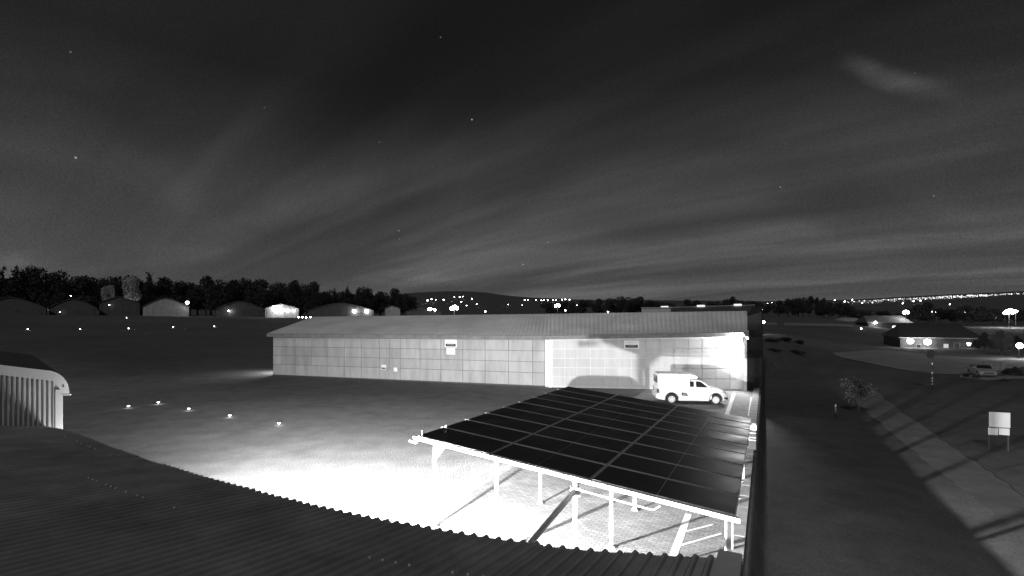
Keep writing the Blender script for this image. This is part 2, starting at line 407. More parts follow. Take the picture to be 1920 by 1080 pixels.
# ------------------------------------------------------------------ near building: dark ribbed roof below the camera
EAVE_H = 3.1
EAVE_PX = [(1385, 1048), (1250, 1043), (1100, 1033), (950, 1017), (760, 985), (600, 952), (450, 915), (340, 885), (250, 855), (120, 805), (0, 793)]
NA = Vector((0.467, 0.884)).normalized(); NE = Vector((NA.y, -NA.x))
_ev = sorted([(on(px, py, EAVE_H).xy.dot(NE), on(px, py, EAVE_H).xy.dot(NA)) for px, py in EAVE_PX])
_ev = [(-22.0, _ev[0][1] + 0.9)] + _ev
def eave_w(u):
    # quadratic smoothing of the measured points
    return sum(pw(u + d, _ev) for d in (-.8, -.4, 0, .4, .8)) / 5 if u < -1 else pw(u, _ev)
def nb(u, w, z): p = NE * u + NA * w; return Vector((p.x, p.y, z))
U1 = max(e[0] for e in _ev); U0 = -20.0
near = thing('roofed_building', 'near building with dark ribbed steel roof and curved eave', 'building', nb(-6, 1, 0))
SLOPE = math.tan(math.radians(7.0))
def build_near():
    pitch = 0.128; per = 10; ribs = 6
    rows = [0.0, 1.5, 6.0, 12.0]; R = len(rows)
    u_hi = U1 - 0.16; k = 0; rr = random.Random(12)
    while u_hi - k * ribs * pitch > U0:
        mb = MB(); dz = .0025 * (k % 2) + rr.uniform(-.002, .002); de = rr.uniform(-.015, .02); sk = rr.uniform(-.006, .006)
        n = ribs * per + 3                    # each sheet laps a little over its neighbour
        for i in range(n + 1):
            u = u_hi - (k * ribs + i / per) * pitch; w = eave_w(u) + de + sk * i / n; ph = (i % per) / per
            hgt = 0.030 * sstep(0.30, 0.46, ph) * (1 - sstep(0.62, 0.78, ph)) + dz
            for d in rows: mb.v.append(tuple(nb(u, w - d, EAVE_H + d * SLOPE + hgt if d < 7 else EAVE_H + 6 * SLOPE - (d - 6) * SLOPE + hgt)))
        for i in range(n):
            for j in range(R - 1):
                a = i * R + j; mb.f.append((a, a + R, a + R + 1, a + 1)); mb.mi.append(0)
        mk('roof_sheet', mb, M_ROOF, near); k += 1
    # barge flashing at the right-hand end
    mb = MB(); w = eave_w(U1)
    for d0, d1 in ((-.03, 6.0),):
        mb.slab(nb(U1 - .17, w - d1, EAVE_H + d1 * SLOPE + .032), nb(.19, 0, 0), nb(0, d1 - d0, 0) - Vector((0, 0, (d1 - d0) * SLOPE)), (0, 0, .012))
        mb.slab(nb(U1 + .02, w - d1, EAVE_H + d1 * SLOPE - .15), nb(.012, 0, 0), nb(0, d1 - d0, 0) - Vector((0, 0, (d1 - d0) * SLOPE)), (0, 0, .19))
    mk('barge_flashing', mb, M_ROOF, near)
    # walls under the roof
    mb = MB()
    mb.hexa([nb(U0 + .5, -8, -.1), nb(U1 - .5, -8, -.1), nb(U1 - .5, 3.25, -.1), nb(U0 + .5, 3.25, -.1)],
            [nb(U0 + .5, -8, 2.95), nb(U1 - .5, -8, 2.95), nb(U1 - .5, 3.25, 2.95), nb(U0 + .5, 3.25, 2.95)])
    mk('wall', mb, M_FARWALLP, near)
    # fixing screws of the sheets: two purlin rows, their glints painted white
    scr = MB(); scr.tube((0, 0, 0), (0, 0, .008), .012, 6); scr.tube((0, 0, .008), (0, 0, .016), .007, 6)
    s0 = None
    for d, u_lo, u_hi in ((0.28, -11.9, -9.2), (1.0, -8.0, -5.2), (1.0, -3.2, -0.4)):
        k = int((U1 - 0.16 - u_hi) / pitch)
        while True:
            u = U1 - 0.16 - (k + .54) * pitch
            if u < u_lo: break
            if rnd.random() < .45:
                p = nb(u, eave_w(u) - d, EAVE_H + d * SLOPE + .030)
                loc = wmat(near).inverted() @ p
                if s0 is None: s0 = mk('roof_screw', scr, M_WHITE, near, local=True); o = s0
                else: o = s0.copy(); COL.objects.link(o); o.parent = near
                o.location = loc
            k += 1
build_near()

def flood_fixture(name, label, pos, direction, power, cone=165, blend=1.0, size=.12, group=None):
    t = thing(name, label, 'floodlight', pos, group=group)
    d = Vector(direction).normalized(); q = d.to_track_quat('Y', 'Z').to_matrix().to_4x4()
    def tr(mb): mb.v = [tuple(q @ Vector(v)) for v in mb.v]; return mb
    mk('housing', tr(MB().box((-.16, -.10, -.11), (.16, -.02, .11))), M_GREY, t, local=True, bevel=.01)
    mk('lens', tr(MB().box((-.13, -.018, -.085), (.13, -.006, .085))), glow_mat('flood_lens', 30.0, False), t, local=True)
    mk('bracket', tr(MB().box((-.02, -.32, -.02), (.02, -.10, .02))), M_DARK, t, local=True)
    ld = bpy.data.lights.new(name + '_light', 'SPOT'); ld.energy = power; ld.spot_size = math.radians(cone); ld.spot_blend = blend
    ld.shadow_soft_size = size
    lo = bpy.data.objects.new(name + '_light', ld); COL.objects.link(lo); lo.parent = t
    lo.rotation_euler = (-d).to_track_quat('Z', 'Y').to_euler(); lo.location = d * 0.05
    return t
_fu = -7.3
_fp = nb(_fu, 4.08, 1.78)
flood_fixture('eave_floodlight', 'floodlight under the curved eave of the near building', _fp, (0.40, 0.91, -0.05), 43000, 174, 1.0, .06)
_cf = flood_fixture('corner_floodlight', 'floodlight under the eave end beside the bullnose building', nb(-11.3, 4.62, 1.95), (0.50, 0.86, -0.06), 19000, 150, .9, .06)
_sl = bpy.data.lights.new('wall_fill', 'POINT'); _sl.energy = 170; _sl.shadow_soft_size = .15  # added point light that brightens the bullnose wall
_so = bpy.data.objects.new('wall_fill', _sl); COL.objects.link(_so); _so.parent = _cf; _so.location = (.05, .1, .35)

# ------------------------------------------------------------------ bullnose building at the left
def build_bullnose():
    c = at(119, 806, 9.9); c.z = 0
    wd = Vector((-1, -.25, 0)).normalized(); dp = Vector((-.995, .905, 0)).normalized()
    t = thing('bullnose_building', 'pale ribbed wall end with rounded bullnose roof edge behind the dark roof', 'building', c)
    def P(a, z, d=0.0): q = c + wd * a + dp * d; return Vector((q.x, q.y, z))
    top0 = CAMH - (698 - HZ) / FPX * 9.9
    rise = math.tan(math.radians(9.5))
    # wall: ribbed sheet, flutes of .085 m
    mb = MB(); pitch = .083; n = 44; per = 6
    cols = []
    for i in range(n * per + 1):
        a = .10 + i * pitch / per; ph = (i % per) / per
        off = .016 * (1 if ph >= .5 else -1) if (i % per) not in (0, 3) else 0
        cols.append((a, off))
    nrm = Vector((wd.y, -wd.x, 0)); nrm = nrm if nrm.y < 0 else -nrm
    for a, off in cols:
        for z in (0.0, top0 - .02 + a * rise): mb.v.append(tuple(P(a, z) + nrm * (off + .002)))
    for i in range(len(cols) - 1): mb.f.append((2 * i, 2 * i + 2, 2 * i + 3, 2 * i + 1)); mb.mi.append(0)
    mk('wall_sheet', mb, M_FARWALLP, t)
    # the roof as one solid with the rounded edge, swept back
    R = .30
    prof = [(4.0, top0 + 4.0 * rise)]
    prof += [(.19 - 0.0, top0 + .19 * rise)]
    for k in range(1, 9):
        th = math.radians(90 * k / 8); prof.append((.19 - R * math.sin(th), top0 + .03 - R * (1 - math.cos(th)) - .12 * (k / 8)))
    prof.append((.19 - R, top0 - .46)); prof.append((.19 - R + .012, top0 - .46))
    inner = [(a + .014, z - .012) for a, z in prof[1:-2]]
    prof += [(a, z) for a, z in reversed(inner)] + [(4.0, top0 + 4.0 * rise - .014)]
    mb = MB(); mb.prism(prof, lambda a, z: P(a, z, -.03), lambda a, z: P(a, z, 7.0)); mk('roof', mb, mat('bullnose_roof', .05, .7, .3), t)
    # smooth barge flashing that follows the profile, and the corner flashing
    fl = [(4.0, top0 + 4 * rise + .012)] + [(a, z + .004) for a, z in prof[1:10]] + [(.19 - R - .004, top0 - .44), (.0, top0 - .44), (.0, top0 - .40)]
    fl += [(.17, top0 - .17), (4.0, top0 + 4 * rise - .19)]
    mb = MB(); mb.prism(fl, lambda a, z: P(a, z) + nrm * .034, lambda a, z: P(a, z) + nrm * .026); mk('barge_flashing', mb, M_WHITE, t)
    mb = MB(); mb.slab(P(-.005, 0) + nrm * .027, P(.125, 0) - P(0, 0), nrm * .006, (0, 0, top0 - .35)); mk('corner_flashing', mb, M_WHITE, t)
    mb = MB(); mb.slab(P(.02, top0 - .475) + nrm * .042, P(-.155, 0) - P(0, 0), nrm * -.04, (0, 0, .022)); mk('gutter_lip', mb, M_WHITE, t)
    mb = MB(); mb.slab(P(-.03, top0 - .30) + nrm * .035, P(.028, 0) - P(0, 0), nrm * .003, (0, 0, .05)); mk('rivet_mark', mb, M_DARK, t)
    mb = MB(); mb.hexa([P(.02, 0, .02), P(3.9, 0, .02), P(3.9, 0, 6.9), P(.02, 0, 6.9)], [P(.02, top0 - .1, .02), P(3.9, top0 + 3.6 * rise, .02), P(3.9, top0 + 3.6 * rise, 6.9), P(.02, top0 - .1, 6.9)])
    mk('wall', mb, M_FARWALLP, t)
build_bullnose()

# ------------------------------------------------------------------ the two big hangars
HL = on(512, 704); HJ = on(1028, 726); HR = on(1400, 733)
def seg_at(p, q, px):                        # point of the ground line p-q seen at column px
    r = (px - CX) / FPX; d = q - p
    t = (r * p.y - p.x) / (d.x - r * d.y); return p + d * t
def hgt_at(pt, py): return CAMH - (py - HZ) / FPX * pt.y
def corr(mb, e0, e1, r0, r1, pitch=.33, amp=.010, back=None):
    """ribbed sheet between the eave line e0-e1 and the ridge line r0-r1"""
    L = (e1 - e0).length; n = max(2, int(L / pitch)) * 6; base = len(mb.v)
    pat = [0, 1, 1, 1, 0, 0]; R = 3 if back else 2
    for i in range(n + 1):
        t = i / n; h = amp * pat[i % 6]
        for p, q in [(e0, e1), (r0, r1)] + ([back] if back else []):
            v = p.lerp(q, t); mb.v.append((v.x, v.y, v.z + h))
    for i in range(n):
        for j in range(R - 1):
            a = base + i * R + j; mb.f.append((a, a + R, a + R + 1, a + 1)); mb.mi.append(0)
def rib(pt, z): return Vector((pt.x, pt.y, z))

def hangar(name, label, A, B, eA, eB, rA, rB, bA, bB, dA, dB, cols, rows, gap, m_panel, m_back, dark_foot, overA=.25, overB=0.0):
    """A,B ground corners of the front; e* eave heights; r* ridge points; b* back ground corners; d* door-head heights"""
    t = thing(name, label, 'hangar', A.lerp(B, .5))
    fd = (B - A).normalized(); nrm = Vector((fd.y, -fd.x, 0)); nrm = nrm if nrm.y < 0 else -nrm
    ov = nrm * .45
    eP, eQ = rib(A, eA) + ov - fd * overA, rib(B, eB) + ov + fd * overB
    bP, bQ = rib(bA, eA), rib(bB, eB)
    mb = MB(); corr(mb, eP, eQ, rA - fd * overA, rB + fd * overB, back=(bP - fd * overA, bQ + fd * overB)); mk('roof', mb, M_HROOF, t)
    mb = MB(); mb.slab(eP + V3(0, 0, -.30), eQ - eP, nrm * .03, (0, 0, .29)); mk('fascia', mb, mat('hangar_fascia', .15, .7, .25, 1.5), t)
    mb = MB(); mb.slab(rib(A, eA - .32) + nrm * .06, rib(B, eB) - rib(A, eA), nrm * .38, (0, 0, .02)); mk('soffit', mb, M_GREY, t)
    # carcass: front header, ends, back
    mb = MB(); th = -nrm * .2
    mb.hexa([A + V3(0, 0, -.2), B + V3(0, 0, -.2), B + th + V3(0, 0, -.2), A + th + V3(0, 0, -.2)], [rib(A, eA - .02), rib(B, eB - .02), rib(B, eB - .02) + th, rib(A, eA - .02) + th])
    def gable(f, r, b, e, off):
        mb.add([f + V3(0, 0, -.2) + off, b + V3(0, 0, -.5) + off, rib(b, e - .03) + off, Vector((r.x, r.y, r.z - .05)) + off, rib(f, e - .03) + off], [(0, 1, 2, 3, 4)])
    gable(A, rA, bA, eA, fd * .02); gable(B, rB, bB, eB, -fd * .02)
    mb.add([bA + V3(0, 0, -.5), bB + V3(0, 0, -.5), rib(bB, eB - .03), rib(bA, eA - .03)], [(0, 1, 2, 3)])
    mk('wall', mb, m_back, t)
    mb = MB(); mb.slab(A + nrm * .07 + V3(0, 0, -.05), B - A, nrm * .06, (0, 0, .13 if dark_foot else .06)); mk('door_track', mb, M_DARK, t)
    L = (B - A).length
    for ci in range(len(cols) - 1):
        pa, pb = seg_at(A, B, cols[ci]), seg_at(A, B, cols[ci + 1])
        ta, tb = (pa - A).length / L, (pb - A).length / L
        za, zb = lerp(dA, dB, ta), lerp(dA, dB, tb)
        g = fd * gap
        for ri in range(len(rows) - 1):
            f0, f1 = rows[ri], rows[ri + 1]
            dep = .045 + rnd.uniform(-.008, .008)
            lo = .10
            q = [rib(pa, lo + (za - lo) * f0 + gap) + g, rib(pb, lo + (zb - lo) * f0 + gap) - g, rib(pb, lo + (zb - lo) * f1 - gap) - g, rib(pa, lo + (za - lo) * f1 - gap) + g]
            mb = MB(); mb.hexa([v + nrm * .004 for v in q], [v + nrm * dep for v in q]); mk('door_panel', mb, m_panel, t)
    return t, fd, nrm
rL = at(590, 594, 53.0); rJ = at(1028, 588.5, 45.0); rR = at(1400, 583, 42.2)
bL = V3(2 * rL.x - HL.x, 2 * rL.y - HL.y, 0); bJ = V3(2 * rJ.x - HJ.x, 2 * rJ.y - HJ.y, 0); bR = V3(2 * rR.x - HR.x, 2 * rR.y - HR.y, 0)
eL, eJ, eR = hgt_at(HL, 625), hgt_at(HJ, 629), hgt_at(HR, 622.5)
dL, dJ, dR = hgt_at(HL, 633), hgt_at(HJ, 637.5), hgt_at(HR, 633)
colsL = [513, 528, 555, 585, 614, 646, 678, 712, 731, 751, 788, 827, 868, 910, 954, 999, 1022]
colsR = [1036, 1059, 1082, 1107, 1133, 1158, 1184, 1211, 1237, 1264, 1290, 1316, 1342, 1368, 1393]
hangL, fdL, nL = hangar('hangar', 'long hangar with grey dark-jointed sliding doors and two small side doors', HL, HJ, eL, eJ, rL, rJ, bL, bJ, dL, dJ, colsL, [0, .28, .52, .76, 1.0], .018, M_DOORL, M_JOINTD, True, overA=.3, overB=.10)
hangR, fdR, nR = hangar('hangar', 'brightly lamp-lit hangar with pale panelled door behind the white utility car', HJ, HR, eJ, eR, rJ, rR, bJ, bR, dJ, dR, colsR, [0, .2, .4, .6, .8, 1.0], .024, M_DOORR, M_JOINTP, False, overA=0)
# corner posts, pillar between the two doors
def post_on(h, fd, nrm, A, B, px0, px1, z, m, name='pillar', out=.12):
    p, q = seg_at(A, B, px0), seg_at(A, B, px1)
    mb = MB(); mb.slab(p + nrm * .01, q - p, nrm * out, (0, 0, z)); return mk(name, mb, m, h)
post_on(hangR, fdR, nR, HJ, HR, 1029, 1035, dJ + .1, M_WHITE)
post_on(hangL, fdL, nL, HL, HJ, 1023, 1027.5, dJ + .1, M_WHITE)
post_on(hangR, fdR, nR, HJ, HR, 1394, 1399.5, dR + .1, M_WHITE)
# two wicket doors in the grey hangar door
def wicket(px0, px1, top_px):
    p, q = seg_at(HL, HJ, px0), seg_at(HL, HJ, px1); z = hgt_at(p, top_px)
    mb = MB(); mb.slab(p + nL * .05 + V3(0, 0, .12), q - p, nL * .03, (0, 0, z - .12)); d = mk('door', mb, M_DOORL, hangL)
    k = MB(); k.box((-.02, -.02, -.06), (.02, .02, .06)); c = p.lerp(q, .85) + nL * .10 + V3(0, 0, 1.0)
    k.v = [tuple(Vector(v) + c) for v in k.v]; mk('handle', k, M_DARK, d)
wicket(713.5, 729.5, 673); wicket(736, 749.5, 674)
# dark end section at the right-hand end of the pale hangar
e2 = on(1428, 729)
bk = Vector((.47, .88, 0)) * 12
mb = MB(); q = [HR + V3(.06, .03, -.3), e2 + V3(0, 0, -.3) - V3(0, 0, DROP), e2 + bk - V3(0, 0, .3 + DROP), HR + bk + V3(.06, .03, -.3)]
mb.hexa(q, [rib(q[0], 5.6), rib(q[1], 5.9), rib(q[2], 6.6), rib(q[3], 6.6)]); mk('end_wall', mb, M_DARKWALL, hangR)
# notices on the doors
def notice(name, label, A, B, nrm, px, py0, py1, w, band_=True, note=False):
    p = seg_at(A, B, px); fd = (B - A).normalized(); z0, z1 = hgt_at(p, py1), hgt_at(p, py0)
    t = thing(name, label, 'sign', p + nrm * .07 + V3(0, 0, z0))
    o = p + nrm * .075 - fd * w / 2
    mb = MB(); mb.slab(rib(o, z0), fd * w, nrm * .02, (0, 0, z1 - z0)); mk('board', mb, M_WHITE, t, bevel=.008)
    if band_:
        H = z1 - z0
        mb = MB(); mb.slab(rib(o + fd * w * .08 + nrm * .022, z0 + H * .10), fd * w * .84, nrm * .004, (0, 0, H * .36)); mk('dark_band', mb, M_DARK, t)
        for k in range(7):                   # lettering too small to read
            mb = MB(); mb.slab(rib(o + fd * w * (.22 + .08 * k) + nrm * .028, z0 + H * .27), fd * w * .05, nrm * .002, (0, 0, H * .13)); mk('lettering', mb, M_GREY, t)
        for k in range(6):
            mb = MB(); mb.slab(rib(o + fd * w * (.14 + .12 * k) + nrm * .022, z0 + H * .64), fd * w * .08, nrm * .002, (0, 0, H * .12)); mk('lettering', mb, mat('pale_letter', .55), t)
    return t
notice('notice_board', 'white notice with dark band high on the grey hangar door', HL, HJ, nL, 846, 636.5, 651, 1.10)
notice('notice_plate', 'plain pale plate hung below the banded notice on grey door', HL, HJ, nL, 846, 652, 664.5, .80, band_=False)
notice('notice_board', 'white notice with dark band on the pale lit hangar door', HJ, HR, nR, 1184, 638, 653.5, 1.12)
notice('door_notice', 'small white notice with dark foot on the first wicket door', HL, HJ, nL, 720.5, 684, 693, .46)
notice('door_notice', 'small square white notice on the second wicket door', HL, HJ, nL, 742.5, 689, 696.5, .36, band_=False)
# lamps on the hangars
pl = seg_at(HJ, HR, 1395)
flood_fixture('hangar_floodlight', 'glaring floodlight at the top corner of the pale hangar door', rib(pl + nR * .62, hgt_at(pl, 633)), (-.96, .04, -.26), 2400, 166, .35, .08)
pl = HL + Vector((.1, 2.6, 0)) - fdL * .25
flood_fixture('side_floodlight', 'lamp round the far end wall of the grey hangar lighting the grass', rib(pl, 2.0), (-.75, -.35, -.6), 900, 150, .8, .08)
# strip of light fittings under the eave of the grey hangar
for px in (527, 800, 675, 702):
    p = seg_at(HL, HJ, px); z = hgt_at(p, 630.5 if px < 600 else 633)
    t = thing('strip_light', 'thin pale strip fitting under the grey hangar eave', 'light fitting', rib(p + nL * .2, z), group='strip fittings under the grey hangar eave')
    mb = MB(); mb.slab(rib(p + nL * .16, z), fdL * .9, nL * .05, (0, 0, .05)); mk('tube', mb, M_WHITE, t)
    mb = MB(); mb.slab(rib(p + nL * .15, z + .051), fdL * .9, nL * .07, (0, 0, .05)); mk('holder', mb, M_STEEL, t)

# building behind the hangars: long low roof with bright skylights
def rear_hangar():
    y = 58.0
    a, b = at(1215, 590, y), at(1425, 588, y - 2); za, zb = at(1215, 578, y + 6).z, at(1425, 572.5, y + 4).z
    t = thing('rear_hangar', 'low dark roofed hangar behind the pale hangar ridge', 'hangar', V3((a.x + b.x) / 2, y, 0))
    bk = V3(3.0, 7.0, 0)
    mb = MB(); corr(mb, rib(a, a.z), rib(b, b.z), rib(a + bk, za), rib(b + bk, zb), back=(rib(a + bk * 2, a.z), rib(b + bk * 2, b.z)), pitch=.6); mk('roof', mb, M_FARROOF, t)
    mb = MB(); mb.hexa([rib(a + bk * .1, -2.4), rib(b + bk * .1, -2.4), rib(b + bk * 1.9, -2.4), rib(a + bk * 1.9, -2.4)], [rib(a + bk * .1, a.z - .05), rib(b + bk * .1, b.z - .05), rib(b + bk * 1.9, b.z - .05), rib(a + bk * 1.9, a.z - .05)]); mk('wall', mb, M_DARKWALL, t)
    mb = MB(); mb.slab(rib(a + bk, za + .03), rib(b + bk, zb) - rib(a + bk, za), bk * .03, (0, 0, .12)); mk('ridge_cap', mb, M_STEEL, t)
    for px0, px1 in ((1226, 1240), (1303, 1317), (1380, 1393)):
        f0 = (px0 - 1215) / 210; f1 = (px1 - 1215) / 210
        p, q = rib(a + bk, za).lerp(rib(b + bk, zb), f0), rib(a + bk, za).lerp(rib(b + bk, zb), f1)
        mb = MB(); mb.slab(p + V3(0, -.6, .02), q - p, (0, .5, .05), (0, 0, .22)); mk('skylight', mb, glow_mat('skylight_glow', .9, False), t)
rear_hangar()
p = at(1203, 588, 50); q = at(1257, 587.5, 50)
t = thing('roof_cabin', 'long white box standing behind the hangar ridge', 'cabin', p)
mb = MB(); mb.hexa([rib(p, p.z - 6.4), rib(q, p.z - 6.4), rib(q + V3(1, 2.5, 0), p.z - 6.4), rib(p + V3(1, 2.5, 0), p.z - 6.4)], [rib(p, at(0, 578, 50).z), rib(q, at(0, 577.5, 50).z), rib(q + V3(1, 2.5, 0), at(0, 577, 50).z), rib(p + V3(1, 2.5, 0), at(0, 577, 50).z)]); mk('wall', mb, M_WHITE, t)
mb = MB(); mb.slab(rib(p + V3(-.1, -.1, 0), at(0, 577.6, 50).z), q - p + V3(.2, 0, 0), (1, 2.7, 0), (0, 0, .06)); mk('roof', mb, M_WHITE, t)

# ------------------------------------------------------------------ solar carport
def carport():
    NLc, NRc = on(780, 817, 2.25), on(1383, 968, 2.25)
    FRc, FLc = on(1411, 785, 2.02), on(1065, 724, 2.30)
    t = thing('solar_carport', 'carport on white posts with a flat roof of dark solar panels', 'carport', rib((NLc + NRc) * .5, 0))
    def bl(u, v, dz=0.0): q = NLc.lerp(NRc, u).lerp(FLc.lerp(FRc, u), v); return Vector((q.x, q.y, q.z + dz))
    nu, nv = 3, 9
    for i in range(nu):
        for j in range(nv):
            g, h = .0038, .0036
            u0, u1 = i / nu + g, (i + 1) / nu - g; v0, v1 = j / nv + h, (j + 1) / nv - h
            dz = rnd.uniform(-.004, .004)
            q = [bl(u0, v0, dz), bl(u1, v0, dz), bl(u1, v1, dz), bl(u0, v1, dz)]
            mb = MB(); mb.hexa([v + V3(0, 0, -.035) for v in q], q); pn = mk('solar_panel', mb, M_PFRAME, t)
            e, f = .0016, .0020
            um = (u0 + u1) / 2
            for ua, ub in ((u0 + e, um - .0008), (um + .0008, u1 - e)):
                q = [bl(ua, v0 + f, dz + .003), bl(ub, v0 + f, dz + .003), bl(ub, v1 - f, dz + .003), bl(ua, v1 - f, dz + .003)]
                mb = MB(); mb.hexa([v + V3(0, 0, -.006) for v in q], q); mk('cell_sheet', mb, M_CELL, pn)
    # rails under the panel joints, which show as pale lines
    for i in range(1, nu):
        a, b = bl(i / nu - .005, 0, -.06), bl(i / nu - .005, 1, -.06); w = bl(i / nu + .005, 0, -.06) - a
        mb = MB(); mb.slab(a, b - a, w, (0, 0, .035)); mk('rail', mb, mat('rail_steel', .40, .6, .3, 2.0), t)
    for j in range(1, nv):
        a, b = bl(0, j / nv - .004, -.052), bl(1, j / nv - .004, -.052); w = bl(0, j / nv + .004, -.052) - a
        mb = MB(); mb.slab(a, b - a, w, (0, 0, .02)); mk('rail', mb, M_PFRAME, t)
    # edge beams
    along = (NRc - NLc).normalized()
    mb = MB(); mb.slab(bl(0, 0, -.085) - along * .06, bl(1, 0, 0) - bl(0, 0, 0) + along * .1, -TA.to_3d() * .06, (0, 0, .075)); mk('front_beam', mb, M_WHITE, t)
    mb = MB(); mb.slab(bl(0, .97, -.13), bl(1, .97) - bl(0, .97), TA.to_3d() * .08, (0, 0, .07)); mk('rear_beam', mb, M_WHITE, t)
    for u in (.012, .5, .98):
        mb = MB(); mb.slab(bl(u, .02, -.14), bl(u, .96) - bl(u, .02), along * .06, (0, 0, .08)); mk('side_beam', mb, M_WHITE, t)
    def post(base, r=.055, top=None):
        # height of the roof above this base
        best = min((((bl(i / 30, j / 30).xy - base.xy).length, bl(i / 30, j / 30).z) for i in range(31) for j in range(31)))
        z = (best[1] - .13) if top is None else top
        mb = MB(); mb.box((base.x - r, base.y - r, 0), (base.x + r, base.y + r, z)); pst = mk('post', mb, M_WHITE, t, bevel=.006)
        mb = MB(); mb.box((base.x - r * 2, base.y - r * 2, 0.005), (base.x + r * 2, base.y + r * 2, .03)); mk('base_plate', mb, M_STEEL, pst)
        return pst
    def front_at(px):
        r = (px - CX) / FPX; lo, hi = 0.0, 1.0
        for _ in range(40):
            m = (lo + hi) / 2; q = bl(m, 0)
            if q.x / q.y < r: lo = m
            else: hi = m
        return rib(bl(lo, .012), 0)
    for px in (810, 926, 1074, 1364): post(front_at(px), .038)
    for px, py in ((1013, 944), (1146, 1026), (1190, 957), (1371, 1036)): post(on(px, py), .035)
    for u in (.04, .5, .96): post(rib(bl(u, .95), 0), .055)
    # bracket cleats at the front corner, the gutter stub, the wall brace
    mb = MB(); mb.slab(bl(0, 0, -.19) - along * .22, along * .30, -TA.to_3d() * .07, (0, 0, .06)); mk('gutter_end', mb, M_GREY, t)
    c = rib(front_at(810), 1.80)
    for sgn in (1,):
        mb = MB(); mb.add([c + V3(0, -.07, .32), c + along * .42 + V3(0, -.07, .32), c + V3(0, -.07, -.12), c + V3(0, -.03, .32), c + along * .42 + V3(0, -.03, .32), c + V3(0, -.03, -.12)], [(0, 1, 2), (5, 4, 3), (0, 3, 4, 1), (1, 4, 5, 2), (2, 5, 3, 0)]); mk('gusset', mb, M_WHITE, t)
    pt = rib(front_at(1074), bl(.5, 0).z - .34)
    end = nb(-3.2, 3.28, 1.55)
    mb = MB(); mb.tube(pt, end, .055, 12); mk('brace_pipe', mb, M_GREY, t, smooth=True)
    mb = MB(); mb.box((pt.x - .09, pt.y - .09, pt.z - .10), (pt.x + .09, pt.y + .05, pt.z + .08)); mk('pipe_bracket', mb, M_STEEL, t)
    # conduit clipped under the front beam
    a, b = bl(.62, 0, -.22) - TA.to_3d() * .10, bl(.83, 0, -.22) - TA.to_3d() * .10
    mb = MB(); mb.tube(a, b, .014, 8); mb.tube(b, b + along * .12 + V3(0, 0, .1), .014, 8); mk('conduit', mb, M_WHITE, t)
    # edge clamps along the left side
    for j in range(1, nv):
        p = bl(-.004, j / nv, -.02); mb = MB(); mb.box((p.x - .02, p.y - .02, p.z - .02), (p.x + .02, p.y + .02, p.z + .026)); mk('clamp', mb, M_WHITE if j < 3 else M_GREY, t)
    # two little sensor masts at the near corner
    for k, (u, v, h) in enumerate(((.015, .012, .09), (.03, .10, .07))):
        p = bl(u, v); mb = MB(); mb.tube(p, p + V3(0, 0, h), .007, 6); ma = mk('mast', mb, M_STEEL, t); mb = MB(); mb.ball(p + V3(0, 0, h + .02), .020, 8, 6); mk('sensor', mb, M_STEEL, ma)
    return t
carport()

